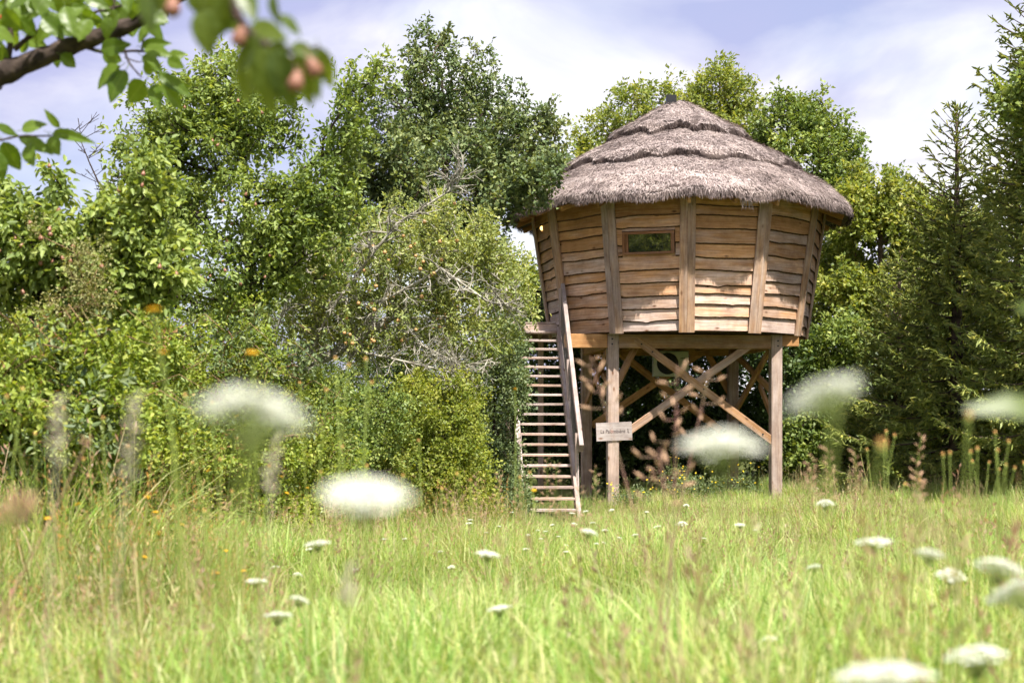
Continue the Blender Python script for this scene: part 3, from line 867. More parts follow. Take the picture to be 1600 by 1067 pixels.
# ------------------------------------------------------------------ trees and shrubs
def grow(trunk, lobes, ncl, seed, gap=.25, gscale=1.1, shell=.45, jitter=.12, rtip=.004, pexp=.42, step=.55, pathw=.3, zmin=None):
    """skeleton from the trunk polyline to leaf-cluster points spread through the lobes
    lobes: (centre, (rx,ry,rz), weight)"""
    r = np.random.default_rng(seed)
    w = np.array([l[2]*(l[1][0]*l[1][1]*l[1][2])**.75 for l in lobes]); w /= w.sum()
    pts = []
    tries = 0
    while len(pts) < ncl and tries < 60:
        tries += 1
        li = r.choice(len(lobes), size=ncl, p=w)
        d = nrm(r.normal(size=(ncl, 3))); rad = r.random(ncl)**(1/3)
        rad = rad*(1-shell)+shell*rad**.35
        c = np.array([lobes[i][0] for i in li]); rr = np.array([lobes[i][1] for i in li])
        lump = 1+.22*vnoise(c*3+d*2.2, 1.5, seed+1)
        p = c+d*rr*(rad*lump)[:, None]
        keep = vnoise(p, gscale*2.0, seed+5) > -1+gap*2
        if zmin is not None: keep &= p[:, 2] > zmin
        pts += list(p[keep])
    pts = np.array(pts[:ncl])
    tr = np.array(trunk, float)
    # resample trunk
    seg = np.linalg.norm(np.diff(tr, axis=0), axis=1); tot = seg.sum(); nn = max(6, int(tot/.35)); cs = np.concatenate([[0], np.cumsum(seg)])
    q = np.linspace(0, tot, nn)
    trp = np.stack([np.interp(q, cs, tr[:, i]) for i in range(3)], 1)
    nodes = list(trp); par = [-1]+list(range(nn-1)); plen = list(q*.6)
    order = np.argsort(np.min(np.linalg.norm(pts[:, None]-trp[None, ::2], axis=2), axis=1)+.05*r.random(len(pts)))
    arr = np.zeros((len(pts)*6+nn+400, 3)); arr[:nn] = trp; pl = np.zeros(len(arr)); pl[:nn] = plen; cnt = nn
    tips, tdir = [], []
    lo = int(nn*.25)
    for i in order:
        p = pts[i]
        dist = np.linalg.norm(arr[lo:cnt]-p, axis=1)
        below = np.maximum(0, arr[lo:cnt, 2]-p[2])
        j = lo+int(np.argmin(dist+pathw*pl[lo:cnt]+.5*below))
        q0 = arr[j]; d = np.linalg.norm(p-q0); k = max(1, min(5, int(d/step)+1)); prev = j
        for m in range(1, k+1):
            f = m/k
            x = q0+(p-q0)*f
            if m < k: x = x+r.normal(size=3)*jitter*d*.5/k+np.array([0, 0, .10*d*math.sin(f*PI)])
            if cnt >= len(arr)-2: break
            arr[cnt] = x; pl[cnt] = pl[prev]+d/k; par.append(prev); prev = cnt; cnt += 1
        tips.append(prev); tdir.append(p-q0)
    arr = arr[:cnt]; par = np.array(par)
    num = np.zeros(cnt); num[np.array(tips)] += 1
    for i in range(cnt-1, 0, -1): num[par[i]] += num[i]
    num = np.maximum(num, 1)
    rad = rtip*num**pexp
    return arr, par, rad, np.array(tips), nrm(np.array(tdir)), num

def wood_from(arr, par, rad, minr=0.0, sides=5, rmax=.3):
    idx = np.arange(1, len(arr)); idx = idx[rad[idx] > minr]
    rad = np.minimum(rad, rmax)
    return edge_tubes(arr[par[idx]], arr[idx], np.minimum(rad[par[idx]], rad[idx]*1.5), rad[idx], sides)

def foliage(tip, tdir, per, spread, shoot, Lr, Wr, seed, up=.6, six=False, droop=.15, outer=None, along=.3):
    """leaves round each cluster point, along a short shoot"""
    r = np.random.default_rng(seed)
    n = len(tip)*per
    ci = np.repeat(np.arange(len(tip)), per)
    sd2 = nrm(tdir*.6+np.array([0, 0, .45])+r.normal(size=tdir.shape)*.45)
    sl = shoot*r.uniform(.4, 1.5, len(tip))
    tpar = r.uniform(-.5, 1.0, n)
    rj = nrm(r.normal(size=(n, 3)))*(spread*np.abs(r.normal(size=n))*(1.15-.55*np.clip(tpar, 0, 1)))[:, None]
    pos = tip[ci]+sd2[ci]*(sl[ci]*tpar)[:, None]+rj
    ax = nrm(nrm(rj)*.8+sd2[ci]*.5+np.array([0, 0, -droop])+r.normal(size=(n, 3))*.45)
    nm = nrm(np.array([0, -.15, up])+r.normal(size=(n, 3))*.55+nrm(rj)*.3)
    L = r.uniform(*Lr, n); W = L*r.uniform(*Wr, n)
    V, F, k = leaf_geo(pos, ax, nm, L, W, six)
    rnd = np.clip(r.normal(.50, .16, n)+.45*(r.random(len(tip))[ci]-.5), 0, 1)
    return V, F, np.repeat(rnd, k)

def plant(name, label, cat, base, trunk, lobes, ncl, per, spread, shoot, Lr, Wr, mat, bark, seed, group=None, gap=.22, six=False, rtip=.004,
          pexp=.42, shell=.45, up=.6, droop=.15, minr=0.0, gscale=1.1, jitter=.12, stems=True, pathw=.3, trunk_name='trunk', rmax=.3, zmin=None, fruit=None, mixed=()):
    root = empty(name, base, label, cat, group)
    arr, par, rad, tips, tdir, num = grow(trunk, lobes, ncl, seed, gap, gscale, shell, jitter, rtip, pexp, pathw=pathw, zmin=zmin)
    V, F = wood_from(arr, par, rad, minr, rmax=rmax)
    tr = mk(trunk_name, V, F, bark, root); tag(tr, kind='stuff')
    # several species can grow through one another: each takes its own patches of the cluster points
    own = np.full(len(tips), -1); tp = arr[tips]
    for q_, (mat2, share, Lr2, Wr2, per2, sp2, sh2) in enumerate(mixed):
        fld = vnoise(tp, 2.3, seed+40+q_)+.5*np.random.default_rng(seed+q_).normal(size=len(tp))
        own[fld > np.quantile(fld, 1-share)] = q_
    sets = [(mat, Lr, Wr, per, spread, shoot)]+[(m_[0], m_[2], m_[3], m_[4], m_[5], m_[6]) for m_ in mixed]
    for q_, (mt_, L_, W_, pe_, sp_, sh_) in enumerate(sets):
        k_ = own == q_-1
        if not k_.any(): continue
        V, F, rnd = foliage(tp[k_], tdir[k_], pe_, sp_, sh_, L_, W_, seed+9+q_, up, six, droop)
        cr = mk('crown' if trunk_name == 'trunk' else 'foliage', V, F, mt_, root, attrs={'rnd': rnd}); tag(cr, kind='stuff')
    if fruit:
        me, nfr, fname, size = fruit
        r = np.random.default_rng(seed+3)
        cam_d = arr[tips][:, 1]
        o_ = tips[np.argsort(cam_d+r.random(len(tips))*.5)][:nfr*2]
        for j in r.choice(o_, size=min(nfr, len(o_)), replace=False):
            p = arr[j]-np.array(base)+r.normal(size=3)*.04+np.array([0, -.10, 0])
            inst(fname, me, root, tuple(p), (r.normal()*.3, r.normal()*.3, r.random()*6), tuple(size*r.uniform(.85, 1.15)*np.array([1.08, 1.08, .78 if fname == 'pear' else 1.0])))
    return root

def lob(u, v, ru, rv, y, ry=None, w=1.0):
    c = P(u, v, y); return (np.array(c), np.array([ru*y/FPX, ry if ry else (ru+rv)/2*y/FPX, rv*y/FPX]), w)
def at(u, y): return (u-800)*y/FPX
def basep(u, y): return (at(u, y), y, gz(at(u, y), y))

# fruits
def fruit_mesh(name, mat, pear=True):
    V, F = [], []
    prof = [(0, 1.05), (.22, 1.0), (.34, .75), (.45, .35), (.56, -.1), (.50, -.5), (.30, -.72), (0, -.76)] if pear else [(0, .42), (.3, .5), (.48, .3), (.52, 0), (.44, -.32), (.25, -.48), (0, -.44)]
    for (r_, z_) in prof:
        for k in range(10): V.append((r_*math.cos(k*PI/5), r_*math.sin(k*PI/5), -(.45-z_) if pear else z_-.4))
    for i in range(len(prof)-1):
        for k in range(10): F.append((i*10+k, (i+1)*10+k, (i+1)*10+(k+1) % 10, i*10+(k+1) % 10))
    sv, sf = tube_geo([(0, 0, .5 if pear else 0), (.05, 0, 1.3 if pear else .5)], .045, 5)
    V, F = join_geo([(np.array(V), F), (sv, sf)])
    me = mesh_from(name, V, F, smooth_shade=True); me.materials.append(mat); return me
PEAR = fruit_mesh('pear', M['fruit_pear']); APPLE = fruit_mesh('apple', M['fruit_apple'], False)

LM = {}
LM['pear'] = leaf_mat('pear_leaves', (0.098, 0.146, 0.043), (0.230, 0.311, 0.082), (0.421, 0.478, 0.155))
LM['oak'] = leaf_mat('oak_leaves', (0.060, 0.098, 0.041), (0.139, 0.189, 0.078), (0.292, 0.321, 0.124), .26)
LM['apple'] = leaf_mat('apple_leaves', (0.137, 0.184, 0.065), (0.313, 0.369, 0.130), (0.546, 0.553, 0.253))
LM['bramble'] = leaf_mat('bramble_leaves', (0.099, 0.159, 0.029), (0.260, 0.342, 0.056), (0.496, 0.521, 0.135), .44)
LM['privet'] = leaf_mat('privet_leaves', (0.108, 0.160, 0.026), (0.267, 0.319, 0.057), (0.482, 0.479, 0.129), .44)
LM['ivy'] = leaf_mat('bluish_leaves', (0.058, 0.096, 0.039), (0.143, 0.194, 0.083), (0.282, 0.316, 0.162), .25)
LM['ash'] = leaf_mat('ash_leaves', (0.108, 0.164, 0.036), (0.254, 0.310, 0.071), (0.459, 0.448, 0.135), .44)
LM['maple'] = leaf_mat('maple_leaves', (0.084, 0.137, 0.036), (0.189, 0.260, 0.068), (0.361, 0.399, 0.115), .34)
LM['shade'] = leaf_mat('shade_darkened_leaves', (0.027, 0.054, 0.014), (0.062, 0.105, 0.029), (0.124, 0.174, 0.058), .28)  # leaf green darkened to put the shade behind house and hedge into colour
LM['spruce'] = leaf_mat('spruce_needles', (0.108, 0.152, 0.049), (0.254, 0.297, 0.083), (0.567, 0.530, 0.142), .14, .5, .25)
LM['seedy'] = leaf_mat('bindweed_seed', (0.198, 0.209, 0.073), (0.286, 0.284, 0.114), (0.372, 0.345, 0.156), .3)

LM['rusty'] = leaf_mat('withered_leaves', (.20, .10, .04), (.30, .18, .07), (.36, .28, .10), .3)
# -- distant wood line, far beyond the meadow
def far_wood():
    r = np.random.default_rng(5)
    n = 26000
    x = r.uniform(-70, 80, n); y = 62+r.normal(size=n)*3+6*np.sin(x*.06)
    top = 2.6+1.1*np.sin(x*.35)+.9*np.sin(x*.9+2)+.5*np.sin(x*2.1)
    z = ground(x, y)+r.random(n)**.7*np.maximum(top, 1.2)
    pos = np.stack([x, y, z], 1)
    V, F, k = leaf_geo(pos, nrm(r.normal(size=(n, 3))), nrm(r.normal(size=(n, 3))+[0, -.3, .6]), r.uniform(.25, .6, n), r.uniform(.2, .45, n))
    o = mk('distant_wood', V, F, LM['shade'], None, attrs={'rnd': np.repeat(r.random(n), k)})
    tag(o, 'far low line of trees beyond the meadow', 'woods', None, 'stuff')
far_wood()

# -- oak beside the stairs
y = 28.6
plant('oak_tree', 'tall dark green oak rising behind the old apple tree beside the thatched eave', 'tree', basep(700, y),
      [basep(700, y), P(705, 520, y), P(700, 380, y), P(695, 250, y), P(690, 110, y)],
      [lob(688, 120, 55, 70, y), lob(640, 215, 90, 85, y), lob(760, 205, 85, 90, y), lob(690, 290, 130, 90, y, 2.0, 1.2), lob(812, 265, 62, 55, y),
       lob(600, 290, 70, 90, y), lob(670, 372, 115, 62, y, 2.0, 1.2), lob(560, 330, 60, 70, y), lob(850, 215, 30, 40, y), lob(745, 90, 28, 30, y), lob(655, 70, 22, 28, y), lob(800, 318, 34, 30, y), lob(838, 290, 32, 34, 25.4, .5, 2.0), lob(795, 310, 38, 34, 25.8, .6, 1.6), lob(862, 265, 18, 26, 25.6, .4, 2.0)],
      1650, 34, .085, .26, (.07, .115), (.5, .7), LM['oak'], M['bark'], 11, gap=.33, gscale=1.7, rtip=.005, up=.45)

# -- trees behind the tree house
y = 41.0
plant('ash_tree', 'yellow-green tree whose loose crown shows left of the roof peak', 'tree', basep(975, y), [basep(975, y), P(975, 500, y), P(985, 170, y)],
      [lob(985, 185, 50, 55, y), lob(935, 225, 45, 42, y), lob(1040, 175, 45, 50, y), lob(960, 290, 110, 70, y), lob(990, 420, 110, 90, y), lob(1052, 140, 18, 24, y), lob(900, 245, 30, 30, y)],
      760, 38, .125, .34, (.09, .15), (.4, .55), LM['ash'], M['bark'], 21, gap=.18, rtip=.006)
y = 39.5
plant('ash_tree', 'leafy tree with the highest crown directly behind the thatched roof peak', 'tree', basep(1125, y), [basep(1125, y), P(1125, 480, y), P(1125, 130, y)],
      [lob(1125, 150, 48, 48, y), lob(1095, 185, 40, 40, y), lob(1160, 175, 35, 45, y), lob(1120, 240, 90, 70, y), lob(1120, 380, 110, 120, y), lob(1132, 108, 14, 18, y)],
      760, 38, .125, .34, (.09, .15), (.4, .55), LM['ash'], M['bark'], 22, gap=.2, rtip=.006)
y = 37.5
plant('maple_tree', 'rounded green tree standing behind the right side of the thatched roof', 'tree', basep(1255, y), [basep(1255, y), P(1250, 480, y), P(1245, 190, y)],
      [lob(1225, 190, 42, 45, y), lob(1275, 195, 45, 45, y), lob(1300, 240, 35, 45, y), lob(1250, 260, 85, 75, y), lob(1275, 360, 90, 100, y), lob(1180, 280, 60, 70, y), lob(1265, 490, 80, 100, y)],
      950, 40, .125, .32, (.09, .15), (.5, .7), LM['maple'], M['bark'], 23, gap=.16, rtip=.006)
y = 35.0
plant('hazel_tree', 'broad light green bushy tree between the tree house and the spruces', 'tree', basep(1380, y), [basep(1380, y), P(1378, 520, y), P(1375, 310, y)],
      [lob(1375, 320, 55, 50, y), lob(1330, 350, 50, 60, y), lob(1410, 340, 45, 50, y), lob(1370, 420, 85, 80, y), lob(1325, 480, 70, 90, y), lob(1400, 520, 90, 100, y), lob(1340, 290, 25, 35, y)],
      950, 40, .12, .28, (.08, .14), (.55, .75), LM['ash'], M['bark'], 24, gap=.15, rtip=.006)
# -- undergrowth behind and under the tree house
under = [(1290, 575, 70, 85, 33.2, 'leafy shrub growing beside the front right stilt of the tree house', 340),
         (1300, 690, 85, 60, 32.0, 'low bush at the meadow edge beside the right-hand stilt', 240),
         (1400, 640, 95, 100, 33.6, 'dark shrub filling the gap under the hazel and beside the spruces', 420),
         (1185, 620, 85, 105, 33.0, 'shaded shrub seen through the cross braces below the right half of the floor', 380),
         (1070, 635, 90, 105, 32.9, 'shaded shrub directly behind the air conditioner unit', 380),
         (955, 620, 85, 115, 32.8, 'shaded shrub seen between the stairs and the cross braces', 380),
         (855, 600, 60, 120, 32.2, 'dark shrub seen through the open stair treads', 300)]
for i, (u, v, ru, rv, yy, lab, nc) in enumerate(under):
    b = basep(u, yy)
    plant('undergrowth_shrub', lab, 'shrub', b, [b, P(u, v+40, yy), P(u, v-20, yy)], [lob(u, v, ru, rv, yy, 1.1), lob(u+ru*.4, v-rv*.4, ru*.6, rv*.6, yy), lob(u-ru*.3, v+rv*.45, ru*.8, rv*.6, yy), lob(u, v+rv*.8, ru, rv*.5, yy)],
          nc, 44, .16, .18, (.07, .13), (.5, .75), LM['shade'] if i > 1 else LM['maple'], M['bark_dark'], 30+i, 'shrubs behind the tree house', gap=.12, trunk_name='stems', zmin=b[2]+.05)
plant('small_tree', 'light green bush behind the landing railing', 'shrub', basep(800, 34.5), [basep(800, 34.5), P(800, 520, 34.5), P(800, 430, 34.5)],
      [lob(790, 450, 50, 50, 34.5), lob(835, 440, 25, 32, 34.5), lob(820, 500, 50, 50, 34.5)], 200, 42, .17, .2, (.08, .13), (.5, .7), LM['ash'], M['bark'], 41, gap=.15, trunk_name='stems')

# -- spruces
def spruce(name, label, base, height, rbase, seed, nwh=34, lean=(0, 0), low=.03, twn=1.5):
    root = empty(name, base, label, 'tree', 'spruces at the meadow edge')
    r = np.random.default_rng(seed)
    bx, by, bz = base
    tp = [np.array([bx+lean[0]*f, by+lean[1]*f, bz+height*f]) for f in np.linspace(0, 1, 12)]
    V, F = tube_geo(tp, np.linspace(.17, .012, 12), 8)
    mk('trunk', V, F, M['bark'], root)
    tA, tB, tr_, A_, B_, ra_ = [], [], [], [], [], []
    for w in range(nwh):
        f = low+(1-low)*(w/(nwh-1))**.92
        if f > .985: continue
        c = np.array([bx+lean[0]*f, by+lean[1]*f, bz+height*f])
        Lb = rbase*(1-f)**.80*r.uniform(.85, 1.12)+.10
        nb = r.integers(6, 9) if f < .78 else 4
        a0_ = r.uniform(0, 6.28)
        for b_ in range(nb):
            az = a0_+b_*2*PI/nb+r.normal()*.18
            L = Lb*r.uniform(.72, 1.18)
            d = np.array([math.cos(az), math.sin(az), 0])
            rise = .62*f**2+.10-.28*(1-f)+.35*max(0, f-.75)/.25
            m = 9
            q = np.linspace(0, 1, m)
            zc_ = L*(rise*q-.35*(1-f)*q**1.2*(1-q)+.20*q**2.5)
            pts = c+d*(q*L)[:, None]+np.stack([0*q, 0*q, zc_], 1)
            for i in range(m-1): A_.append(pts[i]); B_.append(pts[i+1]); ra_.append(.018*(1-q[i])*min(1, L)+.004)
            tang = nrm(np.gradient(pts, axis=0))
            nt_ = int(max(5, L/.055)*twn*(1.0 if f < .7 else .45))
            for j in range(nt_):
                qq = r.uniform(.10, 1.0); i0 = min(int(qq*(m-1)), m-2); fr_ = qq*(m-1)-i0
                o_ = pts[i0]*(1-fr_)+pts[i0+1]*fr_
                sgn = r.choice([-1, 1])
                sv = np.cross(tang[i0], [0, 0, 1])*sgn
                tl = (.12+.42*L*.35*(1-qq)**.7)*r.uniform(.6, 1.2)
                td = nrm(tang[i0]*r.uniform(.6, 1.1)+sv*r.uniform(.4, 1.0)+np.array([0, 0, r.uniform(-.55, .18)]))
                tA.append(o_); tB.append(o_+td*tl); tr_.append(tl)
                nsub = int(tl/.07)
                for k in range(nsub):
                    f2 = r.uniform(.2, 1); o2 = o_+td*tl*f2
                    d2 = nrm(td*.8+nrm(r.normal(size=3))*.75+np.array([0, 0, -.12])); l2 = r.uniform(.06, .15)
                    tA.append(o2); tB.append(o2+d2*l2); tr_.append(l2)
            tA.append(pts[-2]); tB.append(pts[-1]+tang[-1]*.07); tr_.append(.15)
    # leader
    top = tp[-1]
    for k in range(14):
        o_ = top-np.array([0, 0, .05*k]); dd = nrm(np.array([r.normal(), r.normal(), 1.3])); tA.append(o_); tB.append(o_+dd*r.uniform(.08, .18)); tr_.append(.1)
    V, F = edge_tubes(A_, B_, np.array(ra_), np.array(ra_)*.8, 4)
    tag(mk('branches', V, F, M['bark'], root), kind='stuff')
    tA, tB = np.array(tA), np.array(tB); n = len(tA)
    d = nrm(tB-tA); ref = nrm(r.normal(size=(n, 3))+[0, 0, 1.2]); s1 = nrm(np.cross(d, ref)); s2 = np.cross(d, s1)
    Vs = []
    wd = r.uniform(.010, .017, n)[:, None]
    for sv in (s1, s2):
        Vs.append(np.stack([tA-sv*wd*.7, tA+sv*wd*.7, (tA+tB)/2+d*.01+sv*wd*1.25, tB+d*.012, (tA+tB)/2-d*.015-sv*wd*1.2], 1))
    V = np.concatenate(Vs).reshape(-1, 3); F = np.arange(len(V)).reshape(-1, 5)
    rnd = np.clip(r.normal(.42, .2, n), 0, 1)
    tag(mk('crown', V, F, LM['spruce'], root, attrs={'rnd': np.repeat(np.concatenate([rnd, rnd]), 5)}), kind='stuff')
    return root
b = basep(1495, 27.5)
spruce('spruce_tree', 'young dark spruce with a thin pointed top at the meadow edge', b, P(1495, 165, 27.5).z-b[2], 2.3, 51, 38)
b = basep(1640, 25.0)
spruce('spruce_tree', 'tall spruce with long spreading boughs beside the younger pointed spruce', b, 10.8, 2.2, 52, 42, low=.12)
b = basep(1590, 31.5)
spruce('spruce_tree', 'dense spruce standing behind the younger pointed spruce', b, 8.6, 3.0, 53, 38)
b = basep(1405, 30.2)
spruce('spruce_tree', 'low bushy spruce between the hazel and the pointed spruce', b, 5.0, 1.5, 54, 26)
plant('maple_tree', 'dark green broadleaf tree filling the gap behind the pointed spruce', 'tree', basep(1455, 36.5), [basep(1455, 36.5), P(1455, 560, 36.5), P(1455, 340, 36.5)],
      [lob(1450, 350, 50, 45, 36.5), lob(1490, 400, 60, 70, 36.5), lob(1440, 450, 70, 80, 36.5), lob(1500, 540, 90, 90, 36.5), lob(1430, 560, 70, 80, 36.5)], 620, 40, .14, .28, (.09, .15), (.5, .7), LM['maple'], M['bark'], 57, gap=.12, rtip=.006)
# broadleaf bough in front of the tall spruce
plant('oak_tree', 'young oak with bright lobed leaves against the tall spruce', 'tree', basep(1665, 23.6), [basep(1665, 23.6), P(1665, 500, 23.6), P(1640, 200, 23.6), P(1630, 120, 23.6)],
      [lob(1595, 160, 35, 38, 23.6), lob(1640, 130, 50, 60, 23.6), lob(1650, 230, 45, 60, 23.6)], 130, 34, .14, .2, (.09, .14), (.5, .7), LM['maple'], M['bark'], 55, gap=.15)

# -- pear tree
y = 16.0
plant('pear_tree', 'tall airy pear tree with an upright trunk rising out of the brambles', 'tree', basep(395, y),
      [basep(395, y), P(398, 560, y), P(388, 400, y), P(385, 300, y), P(372, 180, y), P(350, 110, y)],
      [lob(345, 130, 55, 48, y), lob(290, 170, 80, 60, y), lob(400, 185, 80, 60, y), lob(220, 240, 65, 65, y), lob(330, 260, 110, 80, y), lob(460, 235, 80, 75, y),
       lob(520, 190, 60, 50, y), lob(565, 135, 45, 22, y), lob(600, 110, 22, 14, y), lob(250, 350, 95, 70, y), lob(410, 340, 110, 75, y), lob(500, 300, 70, 60, y), lob(330, 430, 150, 70, y), lob(195, 175, 30, 30, y), lob(470, 400, 70, 70, y)],
      1500, 26, .055, .22, (.045, .078), (.45, .62), LM['pear'], M['bark_dark'], 61, gap=.35, rtip=.0032, gscale=1.9, shell=.4, up=.5, six=True, fruit=(PEAR, 26, 'pear', .028))
# bare dead shoots left of it
root = empty('dead_shoot', basep(215, 15.0), 'bare leafless twiggy shoot standing against the sky beside the pear tree', 'branch')
A_, B_, R_ = [], [], []
pp = [Vector(basep(215, 15.0)), P(205, 480, 15), P(190, 400, 15), P(165, 310, 15), P(140, 255, 15), P(128, 225, 15), P(122, 185, 15)]
for i in range(6): A_.append(pp[i]); B_.append(pp[i+1]); R_.append([.022, .016, .013, .010, .007, .005][i])
rr_ = random.Random(4)
for i in range(2, 6):
    for k in range(5):
        f = rr_.random(); o_ = pp[i]*(1-f)+pp[i+1]*f
        q = o_+Vector((rr_.choice([-1, 1])*rr_.uniform(.08, .26), rr_.gauss(0, .1), rr_.uniform(.02, .22)))
        A_.append(o_); B_.append(q); R_.append(.004)
        for j in range(2): A_.append(o_*.4+q*.6); B_.append(o_*.4+q*.6+Vector((rr_.gauss(0, .08), rr_.gauss(0, .05), rr_.uniform(.02, .1)))); R_.append(.003)
V, F = edge_tubes(np.array(A_), np.array(B_), np.array(R_), np.array(R_)*.8, 5); mk('twigs', V, F, M['bark_dark'], root)

# -- fruiting pear bush at the left edge, nearer
y = 10.5
plant('pear_tree', 'low pear tree with glossy drooping leaves and reddish pears above the brambles', 'tree', basep(30, y),
      [basep(30, y), P(40, 600, y), P(55, 480, y), P(70, 400, y), P(80, 330, y)],
      [lob(20, 350, 60, 45, y), lob(100, 390, 95, 55, y), lob(190, 360, 55, 50, y), lob(235, 300, 26, 70, y), lob(95, 275, 12, 42, y, .1, 2.5), lob(30, 430, 90, 50, y), lob(160, 450, 90, 45, y), lob(240, 420, 50, 50, y), lob(-30, 330, 50, 60, y)],
      560, 24, .055, .16, (.05, .082), (.45, .6), LM['pear'], M['bark_dark'], 63, gap=.26, rtip=.003, gscale=2.6, up=.45, droop=.5, six=True, fruit=(PEAR, 36, 'pear', .027))

# -- old lichen-grey apple tree
y = 20.6
plant('apple_tree', 'old spreading apple tree with lichen-grey branches leaning toward the stairs', 'tree', basep(425, y),
      [basep(425, y), P(430, 640, y), P(470, 575, y), P(540, 545, y), P(620, 490, y), P(690, 440, y)],
      [lob(560, 430, 140, 75, y, 1.0), lob(660, 410, 120, 70, y, 1.0), lob(740, 440, 85, 75, y, .9), lob(770, 395, 26, 50, y, .5), lob(795, 475, 34, 34, y, .5), lob(800, 380, 10, 30, y, .2, 1.5), lob(600, 510, 140, 65, y, 1.0), lob(720, 530, 95, 55, y, .9), lob(480, 400, 80, 80, y, .9),
       lob(500, 490, 90, 70, y, .9), lob(660, 340, 90, 40, y, .8, .6), lob(750, 380, 30, 60, y, .5), lob(825, 485, 26, 18, y, .25, 1.5)],
      1750, 22, .06, .15, (.04, .068), (.5, .68), LM['apple'], M['bark_lichen'], 71, gap=.20, rtip=.0042, pexp=.40, gscale=1.7, jitter=.35, pathw=.18, up=.5, six=True, shell=.35, rmax=.10, mixed=((LM['rusty'], .02, (.03, .05), (.5, .6), 10, .06, .14),), fruit=(APPLE, 46, 'apple', .045))
# bare lichened dead boughs of that tree
def dead_bough(parent, pts_px, r0, seed, ntw=26, y=20.0):
    r = random.Random(seed); pts = [P(*p) for p in pts_px]
    A_, B_, R_ = [], [], []
    def rec(p, d, L, rad, dep):
        q = p+d*L; A_.append(p); B_.append(q); R_.append(rad)
        if dep == 0: return
        for k in range(r.randint(2, 3)):
            dd = (d*.8+Vector((r.gauss(0, .55), r.gauss(0, .35), r.gauss(0.05, .5)))).normalized(); rec(p.lerp(q, r.uniform(.4, 1)), dd, L*r.uniform(.55, .85), rad*.62, dep-1)
    for i in range(len(pts)-1):
        A_.append(pts[i]); B_.append(pts[i+1]); R_.append(r0*(1-.7*i/(len(pts)-1)))
        for k in range(ntw//(len(pts)-1)):
            f = r.random(); o_ = pts[i].lerp(pts[i+1], f); d = (pts[i+1]-pts[i]).normalized()
            dd = (d*.5+Vector((r.gauss(0, .6), r.gauss(-.2, .4), r.gauss(.1, .6)))).normalized()
            rec(o_, dd, r.uniform(.10, .28), r0*.38, 2)
    V, F = edge_tubes(np.array(A_), np.array(B_), np.array(R_), np.array(R_)*.8, 5)
    mk('dead_bough', V, F, M['bark_lichen'], parent)
apple_root = [o for o in col.objects if o.name.startswith('apple_tree')][0]
dead_bough(apple_root, [(470, 575, 20.5), (520, 480, 20), (580, 400, 19.7), (620, 350, 19.6), (700, 300, 19.6), (725, 262, 19.6)], .030, 1, 60)
dead_bough(apple_root, [(540, 545, 20.4), (600, 470, 19.8), (690, 420, 19.5), (760, 470, 19.4), (800, 480, 19.4)], .028, 2, 60)
dead_bough(apple_root, [(620, 490, 20.4), (660, 540, 19.8), (700, 560, 19.6), (725, 602, 19.5)], .022, 3, 40)
dead_bough(apple_root, [(430, 640, 20.5), (430, 520, 19.8), (455, 450, 19.6), (480, 400, 19.6), (470, 330, 19.6)], .026, 4, 60)
dead_bough(apple_root, [(470, 575, 20.5), (440, 560, 19.6), (405, 572, 19.4)], .022, 5, 20)
dead_bough(apple_root, [(540, 545, 20.4), (610, 560, 19.7), (700, 580, 19.5), (770, 560, 19.4)], .024, 6, 46)

# -- hedge of brambles and shrubs
hedge = [
    # u, v, ru, rv, Y, clusters, leaf kind, label
    (30, 590, 150, 110, 11.0, 620, 'bramble', 'bramble thicket under the low fruiting pear tree'),
    (115, 595, 105, 100, 10.3, 520, 'bramble', 'pale green bramble sprays tangled below the cream-flowered vine'),
    (200, 600, 130, 120, 13.0, 620, 'bramble', 'bramble thicket with arching reddish canes in front of the airy pear tree'),
    (150, 520, 120, 70, 14.5, 420, 'privet', 'yellow-green thicket rising behind the front brambles'),
    (340, 600, 110, 120, 15.2, 560, 'bramble', 'bright green bramble mound at the foot of the airy pear tree'),
    (450, 670, 110, 105, 17.0, 620, 'bramble', 'leafy mound under the lowest grey boughs of the apple tree'),
    (560, 695, 90, 100, 18.6, 620, 'maple', 'deep green shrub below the apple tree crown'),
    (688, 672, 74, 95, 19.6, 760, 'privet', 'rounded yellow-green privet bush left of the stairs'),
    (772, 620, 36, 115, 23.4, 420, 'ivy', 'blue-green leafy climber pressed against the stair handrail'),
    (803, 560, 16, 70, 22.9, 240, 'ivy', 'thin leafy climber hanging over the edge of the stair treads'),
    (620, 600, 90, 70, 23.0, 380, 'shade', 'dark shrub behind the privet bush'),
    (480, 560, 120, 110, 24.5, 420, 'maple', 'tall green shrub behind the trunk of the apple tree'),
    (575, 560, 110, 90, 25.2, 420, 'maple', 'mid green shrub filling the gap behind the dead grey boughs'),
    (310, 520, 120, 110, 19.5, 420, 'pear', 'dense green thicket behind the airy pear tree'),
    (700, 540, 90, 110, 26.0, 380, 'shade', 'dark bush at the foot of the oak behind the apple tree'),
    (90, 500, 110, 90, 16.5, 380, 'pear', 'green thicket behind the low fruiting pear tree'),
    (420, 620, 80, 90, 16.0, 380, 'bramble', 'light green bramble patch beside the leafy mound under the apple boughs'),
]
